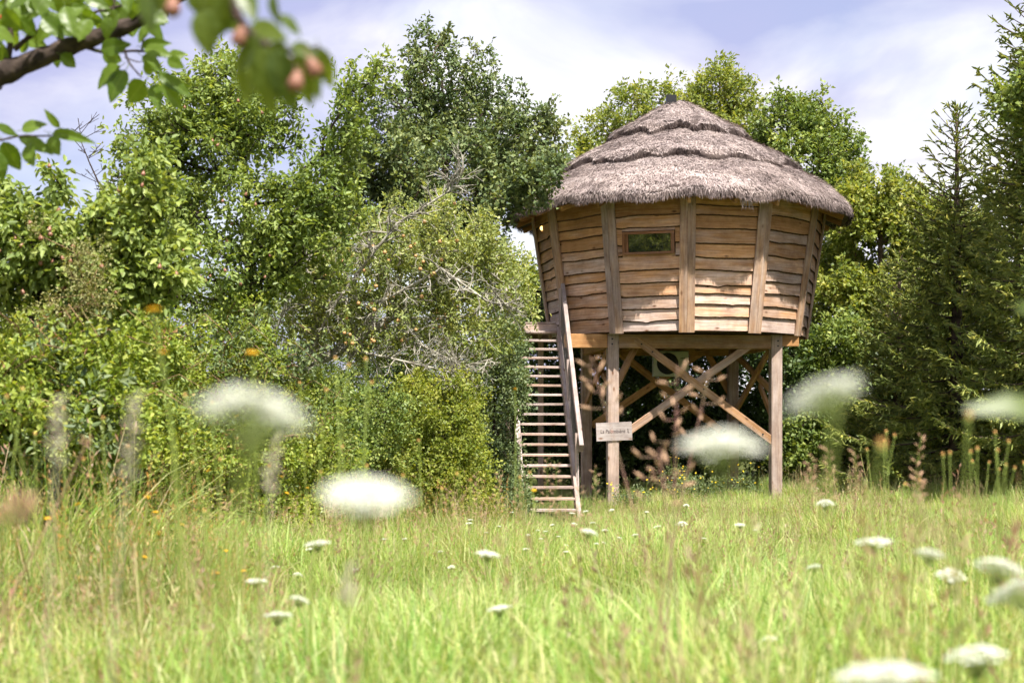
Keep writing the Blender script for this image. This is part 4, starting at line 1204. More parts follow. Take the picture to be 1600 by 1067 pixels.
for i, (u, v, ru, rv, yy, nc, kind, lab) in enumerate(hedge):
    b = basep(u, yy); q = yy/FPX
    small = yy < 16
    plant('bramble_thicket' if kind == 'bramble' else 'hedge_shrub', lab, 'shrub', b, [b, P(u, v+rv*.5, yy), P(u, v-rv*.2, yy)],
          [lob(u, v, ru, rv, yy, 1.0), lob(u-ru*.5, v-rv*.35, ru*.55, rv*.5, yy-.1), lob(u+ru*.45, v-rv*.4, ru*.5, rv*.5, yy), lob(u, v+rv*.55, ru*1.05, rv*.6, yy-.25, .9), lob(u+ru*.2, v+rv*.95, ru*1.0, rv*.4, yy-.3, .9),
           (np.array([b[0], yy-.35, b[2]+.45]), np.array([ru*q*1.05, .8, .55]), 1.0), (np.array([b[0]+ru*q*.6, yy-.3, b[2]+.35]), np.array([ru*q*.7, .7, .45]), 1.0)],
          int(nc*1.3), 40 if small else 42, .085 if kind != 'ivy' else .09, .13, ((.030, .06) if kind in ('bramble',) else (.025, .05)) if small else (.03, .058), (.55, .8), LM[kind], M['cane'] if kind == 'bramble' else M['bark_dark'], 80+i,
          'hedge along the meadow', gap=.17, gscale=1.8, trunk_name='stems', six=small, rtip=.0028, zmin=b[2]+.03, shell=.5,
          mixed=() if kind in ('ivy', 'privet') else ((LM[('pear', 'ivy', 'maple')[i % 3]], .22, (.045, .085), (.35, .5), 22, .07, .22), (LM[('privet', 'apple')[i % 2]], .16, (.018, .034), (.5, .8), 60, .07, .16), (LM['rusty'], .025, (.03, .055), (.4, .6), 16, .06, .14)))
# arching canes of the front brambles
th_roots = [o for o in col.objects if o.name.startswith('bramble_thicket') and o.parent is None]
for i, (p, seed) in enumerate([([(60, 640, 10.4), (100, 560, 10.1), (170, 515, 10.0), (240, 540, 9.9)], 1), ([(160, 680, 11.8), (210, 610, 11.6), (280, 585, 11.5), (340, 620, 11.4)], 2), ([(20, 560, 10.2), (60, 500, 10), (120, 480, 10), (170, 500, 9.9)], 3), ([(110, 700, 10.3), (170, 640, 10.2), (250, 610, 10.1), (300, 640, 10)], 4)]):
    V, F = tube_geo([P(*q) for q in p], [.006, .005, .004, .002], 6); mk('cane', V, F, M['cane'], th_roots[min(i % 2, len(th_roots)-1)])
for i in range(26):
    rr_ = random.Random(500+i); u_ = rr_.uniform(0, 440); yy_ = 10.0+rr_.uniform(-.3, .2)+max(0, (u_-130)/55.0)*1.15
    v_ = rr_.uniform(470, 640); du = rr_.choice([-1, 1])*rr_.uniform(50, 110); h_ = rr_.uniform(20, 60)
    V, F = tube_geo([P(u_, v_+90, yy_+.5), P(u_+du*.2, v_, yy_+.1), P(u_+du*.55, v_-h_*.6, yy_-.25), P(u_+du, v_+h_*.2, yy_-.35)], [.005, .0045, .0035, .0015], 5)
    mk('cane', V, F, M['cane'], th_roots[i % len(th_roots)])
# seed-frothy climber over the pear bush
plant('hop_vine', 'cream-flowered climbing vine draped over the low pear tree', 'vine', basep(125, 11.6), [basep(125, 11.6), P(130, 640, 11.5), P(140, 520, 11.0), P(135, 450, 10.2), P(120, 400, 10)],
      [lob(135, 425, 32, 45, 10.0, .25), lob(165, 465, 40, 26, 10.0, .2), lob(60, 352, 13, 15, 10.0, .12, .5), lob(100, 485, 45, 22, 10, .2)], 110, 26, .045, .09, (.012, .024), (.6, .9), LM['seedy'], M['cane'], 95, gap=.3, gscale=3, trunk_name='stems', rtip=.0012, rmax=.006)

# ------------------------------------------------------------------ meadow grass
M['grass'] = col_mat('meadow_grass', .45, .45, .35, .14)
def blade_geo(r, n, rad, hr, wr, lean, cols, curve=.5):
    V, F, C = [], [], []
    for i in range(n):
        a = r.uniform(0, 6.28); q = rad*math.sqrt(r.random())
        b = np.array([q*math.cos(a), q*math.sin(a), -.03])
        az = a+r.normal()*.9; h = r.uniform(*hr); w = r.uniform(*wr)
        d = np.array([math.cos(az), math.sin(az), 0]); ln = abs(r.normal())*lean+.06
        sv = np.array([-d[1], d[0], 0]); tw = r.uniform(-.8, .8); sv = sv*math.cos(tw)+d*math.sin(tw)
        c = np.array(cols[r.integers(len(cols))])*r.uniform(.8, 1.2)
        o = len(V)
        for j, f in enumerate((0, .4, .75, 1.0)):
            p = b+np.array([0, 0, h*f*(1-.55*min(ln, 1.1)*curve*f*f)])+d*(h*ln*(f**2))
            ww = w*(1, .95, .6, .06)[j]
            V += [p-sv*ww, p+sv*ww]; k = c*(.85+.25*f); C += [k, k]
        for j in range(3): F.append((o+2*j, o+2*j+1, o+2*j+3, o+2*j+2))
    return V, F, C
def stalk_geo(r, n, rad, hr, cols, headcols, head='panicle'):
    V, F, C = [], [], []
    for i in range(n):
        a = r.uniform(0, 6.28); q = rad*math.sqrt(r.random()); h = r.uniform(*hr); ln = r.normal(size=2)*.12
        b = np.array([q*math.cos(a), q*math.sin(a), -.03])
        c = np.array(cols[r.integers(len(cols))])
        pts = [b+np.array([ln[0]*h*f*f, ln[1]*h*f*f, h*f]) for f in (0, .5, 1.0)]
        sv = nrm(r.normal(size=3)*[1, 1, 0])
        o = len(V)
        for p in pts: V += [p-sv*.0014, p+sv*.0014]; C += [c, c]
        F += [(o, o+1, o+3, o+2), (o+2, o+3, o+5, o+4)]
        hc = np.array(headcols[r.integers(len(headcols))])
        ns = r.integers(9, 16)
        for k in range(ns):
            f = r.uniform(.74, 1.0); p = b+np.array([ln[0]*h*f*f, ln[1]*h*f*f, h*f])
            d = nrm(np.array([r.normal()*.5, r.normal()*.5, 1.0])); L = r.uniform(.015, .035); s2 = nrm(np.cross(d, r.normal(size=3)))*r.uniform(.002, .004)
            p = p+d*[.012, .012, 0]*(1.0-f)*6
            o = len(V); V += [p, p+d*L*.5+s2, p+d*L, p+d*L*.5-s2]; C += [hc*r.uniform(.8, 1.2)]*4; F.append((o, o+1, o+2, o+3))
    return V, F, C
GREEN = [(.275, .405, .085), (.345, .47, .110), (.175, .305, .050), (.47, .53, .180), (.60, .59, .28)]
STRAW = [(.42, .36, .17), (.36, .32, .12), (.46, .38, .22)]
HEAD = [(.42, .32, .20), (.40, .25, .17), (.46, .40, .22), (.34, .22, .14)]
clumps = bpy.data.collections.new('grass_clumps')
def clump(i, geos):
    V, F, C = [], [], []
    for v, f, c in geos:
        o = len(V); V += v; C += c; F += [tuple(k+o for k in q) for q in f]
    me = mesh_from('grass_clump', np.array(V), np.array(F), attrs={'col': np.array(C)}); me.materials.append(M['grass'])
    ob = bpy.data.objects.new('grass_clump_%02d' % i, me); clumps.objects.link(ob)
rg = np.random.default_rng(77)
CR_, KB = .36, 7
for i in range(6):
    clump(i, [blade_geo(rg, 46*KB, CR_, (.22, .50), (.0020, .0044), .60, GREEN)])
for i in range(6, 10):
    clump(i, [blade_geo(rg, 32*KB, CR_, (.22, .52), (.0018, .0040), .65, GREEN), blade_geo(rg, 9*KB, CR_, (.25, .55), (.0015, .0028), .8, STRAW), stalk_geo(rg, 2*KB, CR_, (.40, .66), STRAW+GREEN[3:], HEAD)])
for i in range(10, 12):
    clump(i, [blade_geo(rg, 16*KB, CR_, (.2, .45), (.0018, .0036), .3, GREEN+STRAW), stalk_geo(rg, 6*KB, CR_, (.42, .78), STRAW+GREEN[3:], HEAD+[(.50, .46, .24)])])

WEED = [(.16, .24, .04), (.22, .29, .06), (.30, .30, .10), (.42, .34, .17)]
TIP = [(.55, .30, .09), (.45, .30, .14), (.50, .42, .18), (.36, .24, .13)]
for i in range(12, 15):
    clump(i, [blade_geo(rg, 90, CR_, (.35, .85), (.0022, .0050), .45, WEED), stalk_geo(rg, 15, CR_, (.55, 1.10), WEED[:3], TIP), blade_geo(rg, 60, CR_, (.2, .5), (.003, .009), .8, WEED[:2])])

def meadow():
    r = np.random.default_rng(101)
    pts = []
    for y0, y1, den in ((1.2, 6, 70), (6, 12, 48), (12, 20, 34), (20, 33, 24)):
        hw = .37*y1+2.5; n = int((y1-y0)*2*hw*den/KB)
        x = r.uniform(-hw, hw, n); y = r.uniform(y0, y1, n)
        k = np.abs(x) < .37*y+2.5
        pts.append(np.stack([x[k], y[k]], 1))
    p = np.concatenate(pts); x, y = p[:, 0], p[:, 1]
    # not under the stairs, sparse under the house
    cx = SB[0]+(ST[0]-SB[0])*np.clip((y-SB[1])/(ST[1]-SB[1]), 0, 1)
    keep = ~((np.abs(x-cx) < .62) & (y > SB[1]+.15) & (y < 29))
    inhouse = (np.hypot(x-CX, y-CY) < 2.3); keep &= ~(inhouse & (r.random(len(x)) < .85))
    x, y = x[keep], y[keep]
    n = len(x)
    p3 = np.stack([x, y, ground(x, y)], 1)
    patch = vnoise(np.stack([x, y, 0*x], 1), .9, 31)
    idx = r.integers(0, 6, n)
    m = r.random(n) < .22+.18*patch; idx[m] = r.integers(6, 10, m.sum())
    m = r.random(n) < .012+.03*np.clip(patch, 0, 1)+.09*smooth(9, 18, y); idx[m] = r.integers(10, 12, m.sum())
    upx = 800+FPX*x/y
    m = (r.random(n) < .05+.50*smooth(560, 260, upx)*smooth(4.2, 6.5, y)*(y < 22)) & (y > 3); idx[m] = r.integers(12, 15, m.sum())
    m2 = (r.random(n) < .5)&(y > 20)&(y < 26)&(x < .6)&(x > -2.5)|((r.random(n) < .35)&(y > 26.5)&(x > 5.3)); idx[m2] = r.integers(12, 15, m2.sum())
    m3 = (r.random(n) < .7) & (y > 14) & (y < 22) & (upx < 800) & (x > -5)
    idx[m3] = r.integers(12, 15, m3.sum())
    m = m | m2 | m3
    scl = r.uniform(.75, 1.2, n)*(1+.34*vnoise(np.stack([x, y, 0*x+4], 1), 1.6, 33))
    hedge_edge = at(300, 1)*y      # taller toward the hedge on the left
    scl *= 1+.45*smooth(0, 2.2, -(x+1.0+.055*y))*smooth(4, 8, y)
    scl *= 1-.28*smooth(8, 19, y)*smooth(-2.5, -.8, x)
    lft = smooth(430, 200, upx)*smooth(4.5, 6, y)
    scl = np.where(m, np.where(r.random(n) < lft, r.uniform(.72, 1.05, n), np.minimum(scl, r.uniform(.45, .72, n))), scl)
    scl = np.where((y > 2.2) & (y < 5) & ~m, scl*1.12, scl)
    scl = np.where(m3, r.uniform(.55, 1.0, n), scl)
    scl = np.where(m2, scl*np.where(x > 5, .95, .72), scl)
    scl = np.where(y < 2.4, np.minimum(scl, .85), scl)
    rot = np.stack([r.normal(size=n)*.10, r.normal(size=n)*.10, r.uniform(0, 6.28, n)], 1)
    me = bpy.data.meshes.new('meadow_grass'); me.vertices.add(n); me.vertices.foreach_set('co', p3.astype(np.float32).ravel())
    a = me.attributes.new('scl', 'FLOAT', 'POINT'); a.data.foreach_set('value', scl.astype(np.float32))
    a = me.attributes.new('pick', 'INT', 'POINT'); a.data.foreach_set('value', idx.astype(np.int32))
    a = me.attributes.new('rot', 'FLOAT_VECTOR', 'POINT'); a.data.foreach_set('vector', rot.astype(np.float32).ravel())
    me.materials.append(M['grass'])
    o = bpy.data.objects.new('meadow_grass', me); col.objects.link(o)
    tag(o, 'tall meadow grass with straw-coloured seed heads', 'grass', None, 'stuff')
    ng = bpy.data.node_groups.new('scatter_grass', 'GeometryNodeTree')
    ng.interface.new_socket('Geometry', in_out='INPUT', socket_type='NodeSocketGeometry')
    ng.interface.new_socket('Geometry', in_out='OUTPUT', socket_type='NodeSocketGeometry')
    gi = ng.nodes.new('NodeGroupInput'); go = ng.nodes.new('NodeGroupOutput')
    m2p = ng.nodes.new('GeometryNodeMeshToPoints')
    iop = ng.nodes.new('GeometryNodeInstanceOnPoints')
    ci = ng.nodes.new('GeometryNodeCollectionInfo'); ci.inputs['Collection'].default_value = clumps; ci.inputs['Separate Children'].default_value = True; ci.inputs['Reset Children'].default_value = True
    def na(nm, t):
        q = ng.nodes.new('GeometryNodeInputNamedAttribute'); q.data_type = t; q.inputs['Name'].default_value = nm; return q.outputs['Attribute']
    L = ng.links.new
    L(gi.outputs[0], m2p.inputs['Mesh']); L(m2p.outputs[0], iop.inputs['Points']); L(ci.outputs[0], iop.inputs['Instance'])
    iop.inputs['Pick Instance'].default_value = True
    L(na('pick', 'INT'), iop.inputs['Instance Index']); L(na('rot', 'FLOAT_VECTOR'), iop.inputs['Rotation']); L(na('scl', 'FLOAT'), iop.inputs['Scale'])
    L(iop.outputs[0], go.inputs[0])
    md = o.modifiers.new('scatter', 'NODES'); md.node_group = ng
meadow()

# ------------------------------------------------------------------ meadow flowers
M['petal_white'] = plain('umbel_white', (.92, .92, .84), .7, .2, (.84, .85, .73), 60, transl=.5)
M['umbel_green'] = plain('umbel_green', (.36, .42, .15), .6, .2, (.30, .36, .11), transl=.45)
M['stem'] = plain('green_stem', (.27, .33, .07), .6, .3, (.20, .26, .05), 20, transl=.2)
M['stem_red'] = plain('reddish_stem', (.30, .15, .13), .6, .3, (.22, .17, .09), 12)
M['petal_yellow'] = plain('hawkbit_yellow', (.85, .56, .03), .6, .2, (.78, .42, .02), 80, transl=.3)
M['petal_lemon'] = plain('ragwort_yellow', (.85, .66, .04), .6, .2, (.80, .56, .03), 80, transl=.3)
M['bud_orange'] = plain('bud_orange', (.55, .30, .09), .6, .2, (.40, .22, .08), 90)
M['spikelet'] = plain('tan_spikelet', (.58, .40, .23), .7, .2, (.45, .26, .19), 30, transl=.3)
M['spikelet_pale'] = plain('pale_spikelet', (.66, .60, .47), .7, .2, (.55, .48, .36), 60, transl=.35)

def umbel_mesh(seed, dome=.16):
    r = np.random.default_rng(seed); wv, wf, gv = [], [], []
    parts = []
    nu = 34
    for i in range(nu):
        q = math.sqrt((i+.5)/nu)*.46; a = i*2.39996+r.normal()*.08
        c = np.array([q*math.cos(a), q*math.sin(a), dome*(1-(q/.46)**2)+r.normal()*.012])
        parts.append(tube_geo([(0, 0, -.34), c*[.55, .55, 1]+[0, 0, -.13], c-[0, 0, .02]], [.010, .008, .007], 4))
        for k in range(13):
            aa = k*2.39996; qq = math.sqrt((k+.5)/13)*.082
            p = c+np.array([qq*math.cos(aa), qq*math.sin(aa), .015*(1-qq/.082)+r.normal()*.006])
            t1 = nrm(r.normal(size=3)*.5+np.array([1, 0, 0])); n_ = nrm(np.array([r.normal()*.35, r.normal()*.35, 1])); t1 = nrm(t1-n_*(t1@n_)); t2 = np.cross(n_, t1)
            o = len(wv); sz = r.uniform(.022, .034)
            for m in range(5): wv.append(p+sz*(t1*math.cos(m*1.2566)+t2*math.sin(m*1.2566)))
            wf.append(tuple(range(o, o+5)))
    gvv, gff = join_geo(parts)
    fl = mesh_from('florets', np.array(wv), wf); fl.materials.append(M['petal_white'])
    ry = mesh_from('rays', gvv, gff); ry.materials.append(M['umbel_green'])
    return fl, ry
UMB = [umbel_mesh(200+i, d) for i, d in enumerate((.10, .17, .24))]
rf = random.Random(3)
def stem_pts(base, top, bend=.04, n=7):
    base, top = Vector(base), Vector(top); L = (top-base).length
    bx, by = rf.gauss(0, bend)*L, rf.gauss(0, bend)*L
    return [base.lerp(top, f)+Vector((bx*math.sin(f*PI), by*math.sin(f*PI), 0)) for f in np.linspace(0, 1, n)]
def carrot(u, v, wpx, label, group, dia=None, tilt=None, y=None, kind=None):
    dia = dia or .085
    y = y or FPX*dia/wpx
    top = P(u, v, y)
    bx, by = top.x+rf.gauss(0, .06), top.y+rf.gauss(0, .05)
    root = empty('wild_carrot_flower', (bx, by, gz(bx, by)), label, 'flower', group)
    tl = tilt or (rf.gauss(0, .12), rf.gauss(0, .12))
    eul = Euler((tl[0], tl[1], rf.random()*6))
    neck = top+eul.to_matrix()@Vector((0, 0, -.34*dia))
    pts = stem_pts(root.location, neck)
    V, F = tube_geo(pts, np.linspace(.0034, .0018, len(pts))*max(.7, dia/.085), 6)
    mk('stem', V, F, M['stem'], root)
    fl, ry = UMB[rf.randrange(3) if kind is None else kind]
    um = inst('umbel', ry, root, top-root.location, eul, dia); inst('florets', fl, um)
    return root
OPEN_LAB, OPEN_GRP = 'white wild carrot umbel standing in the open meadow grass', 'wild carrot in the open grass'
carrot(395, 655, 180, 'large cream wild carrot umbel in front of the leafy mound under the apple boughs', None, .066, (.25, .10), kind=2)
carrot(570, 776, 140, 'broad cream wild carrot umbel in front of the foot of the deep green shrub', None, .056, (.05, .32), kind=0)
carrot(1290, 617, 128, 'tilted wild carrot umbel in front of the shrubs right of the stilts', None, .056, (.15, -.45), kind=0)
carrot(1127, 700, 134, 'flat wild carrot umbel in front of the cross braces', None, .058, (.1, .12), kind=1)
for (u, v, w, dia, tl) in ((1378, 1058, 150, .09, (.1, 0)), (1525, 1028, 100, .085, (.1, .1)), (1585, 925, 95, .085, (.3, .5)), (1562, 890, 80, .08, (.3, .3)), (1365, 848, 62, .085, (0, .05)), (1487, 901, 46, .075, (.2, .3)),
                           (1452, 866, 50, .06, (.3, .2)), (495, 850, 40, .075, (.15, 0)), (400, 908, 34, .07, (0, 0)), (434, 962, 46, .075, (.15, .15)), (780, 951, 42, .075, (.1, .15)), (762, 866, 40, .075, (.1, .1)),
                           (468, 938, 34, .06, (.3, .3)), (1290, 788, 30, .07, (.1, .1)), (1202, 1000, 28, .05, (.2, 0)), (1272, 886, 24, .05, (.2, 0)), (1156, 820, 18, .05, (.1, 0)), (920, 832, 28, .06, (.2, .2))):
    carrot(u, v, w, OPEN_LAB, OPEN_GRP, dia, tl)
far_lab, far_grp = 'small white umbel flower in the short grass before the stairs and stilts', 'small white flowers before the tree house'
for (u, v, w) in ((1027, 823, 13), (1072, 790, 11), (1066, 819, 18), (993, 836, 13), (968, 840, 9), (945, 829, 11), (926, 817, 10), (915, 799, 10), (956, 797, 9), (894, 802, 11), (897, 819, 11), (863, 820, 8), (840, 829, 8), (822, 858, 12), (884, 862, 10), (852, 830, 8), (1099, 841, 10),
                  (932, 849, 8), (943, 848, 8), (885, 852, 8), (733, 818, 12), (735, 812, 9), (430, 887, 16), (465, 898, 16), (485, 858, 16), (688, 862, 10), (600, 842, 10), (632, 842, 9), (705, 886, 12), (555, 890, 12), (825, 836, 8), (845, 842, 7), (1180, 828, 8), (800, 800, 7), (780, 822, 7), (760, 832, 8), (1010, 800, 8), (873, 838, 8)):
    y_ = min(22.5, max(7.0, 1.02/((v-HOR)/FPX)*.92)) if v > 700 else 20
    carrot(u, v, w, far_lab, far_grp, w*y_/FPX, None, y_)

# yellow hawkbits: open heads and closed orange buds
def head_open():
    V, F = [], []
    for lay, (n_, r1_, r0_, z1, z0) in enumerate(((17, 1.0, .15, .10, .05), (13, .72, .1, .26, .10), (9, .42, .05, .34, .14))):
        for k in range(n_):
            a = 2*PI*k/n_+lay*.2; d = np.array([math.cos(a), math.sin(a), 0]); s_ = np.array([-d[1], d[0], 0]); w = 1.0*PI*r1_/n_*.85
            o = len(V)
            V += [d*r0_+[0, 0, z0], d*r1_*.7+s_*w+[0, 0, z1*.9], d*r1_+s_*w*.6+[0, 0, z1], d*r1_-s_*w*.6+[0, 0, z1], d*r1_*.7-s_*w+[0, 0, z1*.9]]; F.append(tuple(range(o, o+5)))
    me = mesh_from('petals', np.array(V), F); me.materials.append(M['petal_yellow']); return me
def lathe_mesh(name, prof, mat, n_=9):
    V, F = [], []
    for (r_, z_) in prof:
        for k in range(n_): V.append((r_*math.cos(2*PI*k/n_), r_*math.sin(2*PI*k/n_), z_))
    for i in range(len(prof)-1):
        for k in range(n_): F.append((i*n_+k, i*n_+(k+1) % n_, (i+1)*n_+(k+1) % n_, (i+1)*n_+k))
    me = mesh_from(name, np.array(V), F, smooth_shade=True); me.materials.append(mat); return me
HEADO = head_open()
HEADL = HEADO.copy(); HEADL.materials.clear(); HEADL.materials.append(M['petal_lemon'])
CUP = lathe_mesh('calyx', [(.06, -.75), (.34, -.6), (.42, -.2), (.36, .08), (.05, .10)], M['stem'])
BUD = lathe_mesh('bud', [(.30, .0), (.40, .25), (.36, .55), (.44, .80), (.28, .92), (.02, .88)], M['bud_orange'])
def hawkbit(u, v, wpx, opened, label, group, y=None, dia=None):
    dia = dia or (.026 if opened else .016)
    y = y or min(9.0, FPX*dia/wpx)
    top = P(u, v, y); bx, by = top.x+rf.gauss(0, .05), top.y+rf.gauss(0, .05)
    root = empty('hawkbit', (bx, by, gz(bx, by)), label, 'flower', group)
    pts = stem_pts(root.location, top, .03); V, F = tube_geo(pts, np.linspace(.0022, .0015, len(pts)), 5); mk('stem', V, F, M['stem'], root)
    eul = Euler((rf.gauss(0, .25), rf.gauss(0, .25), rf.random()*6)); s_ = dia/2*(1 if opened else 1.25)
    inst('calyx', CUP, root, top-root.location, eul, s_)
    inst('flower_head' if opened else 'bud', HEADO if opened else BUD, root, top-root.location, eul, s_)
HB = ('closed orange hawkbit bud on a tall stalk in front of the spruces', 'hawkbit buds before the spruces')
for (u, v, w) in ((1513, 655, 20), (1385, 676, 8), (1398, 682, 8), (1355, 704, 7), (1382, 690, 7), (1516, 708, 9), (1527, 703, 9), (1555, 678, 9), (1576, 692, 9), (1558, 706, 9), (1572, 728, 8), (1585, 733, 8), (1473, 712, 9), (1484, 710, 9), (1437, 752, 8), (1413, 758, 8), (1377, 700, 24), (1545, 724, 7), (1560, 735, 7), (1600, 725, 8), (1520, 722, 7)):
    hawkbit(u, v, w, False, *HB)
HL = ('orange-tipped hawkbit bud on a thin stalk in front of the hedge', 'hawkbit buds before the hedge')
for (u, v, w) in ((525, 562, 9), (545, 573, 9), (572, 563, 9), (580, 600, 9), (510, 612, 9), (468, 600, 7), (535, 700, 8), (573, 730, 8), (630, 745, 8), (715, 742, 8), (735, 752, 7), (812, 748, 8), (828, 740, 7), (290, 620, 10), (330, 630, 8), (345, 720, 8), (362, 770, 8), (300, 725, 7), (395, 690, 8), (420, 730, 8), (275, 770, 9), (320, 800, 9), (200, 700, 9), (160, 655, 9), (10, 622, 10), (35, 610, 9), (100, 640, 9), (55, 680, 9), (500, 740, 8), (655, 690, 7), (690, 765, 8), (245, 810, 9), (130, 720, 9), (380, 820, 9)):
    hawkbit(u, v, w, False, *HL)
HO = ('open yellow hawkbit flower among the weeds at the foot of the hedge', 'open yellow hawkbits')
for (u, v, w) in ((248, 834, 16), (75, 810, 12), (122, 788, 11), (230, 777, 11), (325, 736, 10), (243, 800, 10), (345, 855, 9), (352, 860, 8), (285, 820, 9), (380, 892, 10), (226, 870, 9), (200, 888, 9), (805, 608, 10), (834, 766, 9), (370, 650, 9), (448, 770, 7), (480, 762, 6), (340, 895, 9), (305, 903, 8), (278, 976, 8), (440, 745, 7)):
    hawkbit(u, v, w, True, *HO)
for (u, v, w) in ((240, 485, 26), (255, 552, 22), (394, 552, 22)):
    hawkbit(u, v, w, True, 'yellow hawkbit on a very tall stalk before the brambles', 'tall hawkbits by the brambles', None, .026)
# yellow-flowered weeds at the stilts
for j, (u, v, yy, lab) in enumerate(((1075, 765, 26.2, 'yellow-flowered ragwort clump between the front stilts'), (1150, 757, 26.6, 'yellow-flowered weed at the foot of the front right stilt'), (985, 778, 25.6, 'yellow-flowered weed beside the stilt with the name board'), (1060, 748, 27.0, 'pale leafy weed with yellow flowers behind the ragwort clump'), (470, 770, 17.0, 'yellow-flowered weed under the leafy mound'))):
    b = basep(u, yy); q = yy/FPX
    rt = plant('ragwort', lab, 'weed', b, [b, P(u, v+5, yy), P(u, v-18, yy)], [lob(u, v, 38, 18, yy, .35), (np.array([b[0], yy, b[2]+.15]), np.array([.45, .3, .18]), 1)], 60, 26, .06, .10, (.03, .06), (.3, .5), LM['ivy'], M['stem'], 300+j, None, gap=.1, trunk_name='stems', rtip=.002)
    for k in range(16):
        p = P(u+rf.uniform(-45, 45), v-rf.uniform(-4, 34), yy+rf.uniform(-.25, .1))
        h = inst('flower_head', HEADL, rt, p-origin(rt), Euler((rf.gauss(.5, .3), rf.gauss(0, .3), 0)), rf.uniform(.013, .02))
        V, F = tube_geo([(p.x, p.y, p.z), (p.x+rf.gauss(0, .04), p.y, max(b[2]+.05, p.z-.38))], .0022, 4); mk('flower_stalk', V, F, M['stem'], rt)

# seed stalks with spikelets
SPK = lathe_mesh('spikelet', [(.01, 0), (.10, .2), (.13, .5), (.08, .8), (.01, 1)], M['spikelet'], 7)
SPP = lathe_mesh('spikelet', [(.01, 0), (.13, .2), (.16, .5), (.10, .8), (.01, 1)], M['spikelet_pale'], 7)
def seed_stalk(name, u0, v0, u1, v1, y, nsp, splen, label, group=None, stem=None, head=.45, spread=.035, me=None, stemr=.003):
    top, low = P(u0, v0, y), P(u1, v1, y)
    d = (top-low).normalized()
    f = (low.z-gz(low.x, low.y))/max(d.z, .3); base = low-d*f; base.z = gz(base.x, base.y)
    root = empty(name, base, label, 'grass stalk', group)
    pts = stem_pts(base, top, .012, 9); V, F = tube_geo(pts, np.linspace(stemr, stemr*.35, 9), 6); mk('stem', V, F, stem or M['stem_red'], root)
    L = (top-base).length; hl = (top-low).length*head
    for k in range(nsp):
        t_ = (k+.5)/nsp; p = top-d*hl*(1-t_); a = k*2.4+rf.random()
        out = Vector((math.cos(a), math.sin(a)*.8, 0)); dirv = (d*rf.uniform(.1, .9)+out*rf.uniform(.4, 1.0)).normalized()
        q = p+out*spread*(1-t_*.75)*rf.uniform(.2, 1)
        o = inst('spikelet', me or SPK, root, q-base, dirv.to_track_quat('Z', 'Y').to_euler(), splen*rf.uniform(.75, 1.2))
        V, F = tube_geo([p, q], .0009, 4); mk('pedicel', V, F, stem or M['stem_red'], root)
seed_stalk('sorrel_stalk', 1058, 570, 1040, 800, 3.3, 17, .030, 'tall reddish sorrel stalk with tan spikelets in front of the crossing braces', head=.85, spread=.10)
seed_stalk('sorrel_stalk', 922, 558, 980, 790, 3.5, 11, .030, 'leaning purple-stemmed stalk in front of the name board post', head=.40, spread=.06)
seed_stalk('sorrel_stalk', 1110, 575, 1072, 800, 3.6, 10, .028, 'short-topped reddish stalk leaning beside the tall sorrel stalk', head=.55, spread=.07)
seed_stalk('sorrel_stalk', 1030, 700, 1040, 830, 2.9, 11, .024, 'stubby pinkish seed stalk below the crossing braces', head=.7, spread=.05)
PG = ('tan seed stalk rising from the grass before the spruces', 'seed stalks before the spruces')
for (u0, v0, u1, v1, y_) in ((1440, 680, 1425, 790, 4.6), (1292, 700, 1300, 800, 4.2), (1335, 705, 1350, 810, 4.4), (1436, 740, 1430, 800, 4.0), (1505, 780, 1500, 900, 3.2), (1270, 712, 1262, 800, 4.4)):
    seed_stalk('seed_stalk', u0, v0, u1, v1, y_, 18, .022, PG[0], PG[1], M['stem'], .8, .018, SPK, .002)
PL = ('pinkish seed stalk rising from the grass before the hedge and stairs', 'seed stalks before the hedge and stairs')
for (u0, v0, u1, v1, y_) in ((745, 740, 750, 840, 6.5), (780, 735, 776, 830, 6.8), (855, 715, 850, 830, 6.5), (870, 725, 862, 840, 6.0), (930, 730, 935, 850, 5.5), (700, 760, 705, 860, 6), (600, 790, 596, 880, 5), (530, 770, 520, 880, 5.2), (355, 780, 350, 880, 5), (297, 820, 300, 900, 4.5), (810, 760, 815, 850, 6), (660, 800, 655, 880, 5.5), (905, 760, 900, 860, 5.8)):
    seed_stalk('seed_stalk', u0, v0, u1, v1, y_, 16, .022, PL[0], PL[1], M['stem'], .7, .02, SPK, .0018)
GP = ('pale bleached grass stalk standing close before the brambles', 'pale stalks before the brambles')
for (u0, v0, u1, v1, y_) in ((208, 620, 190, 1000, 1.35), (92, 620, 80, 930, 1.5), (430, 690, 405, 930, 1.6), (545, 890, 530, 1040, 1.5)):
    seed_stalk('pale_stalk', u0, v0, u1, v1, y_, 14, .012, GP[0], GP[1], M['spikelet_pale'], .35, .003, SPP, .0016)
seed_stalk('seed_stalk', 40, 780, 0, 830, 1.2, 26, .014, 'thick tan seed head close before the brambles', None, M['stem'], .8, .010, SPK, .002)
seed_stalk('bent_straw', 138, 686, 0, 935, 3.4, 6, .018, 'long leaning straw-coloured stalk with a brown tip before the brambles', stem=M['spikelet'], head=.05, spread=.006, stemr=.0035)

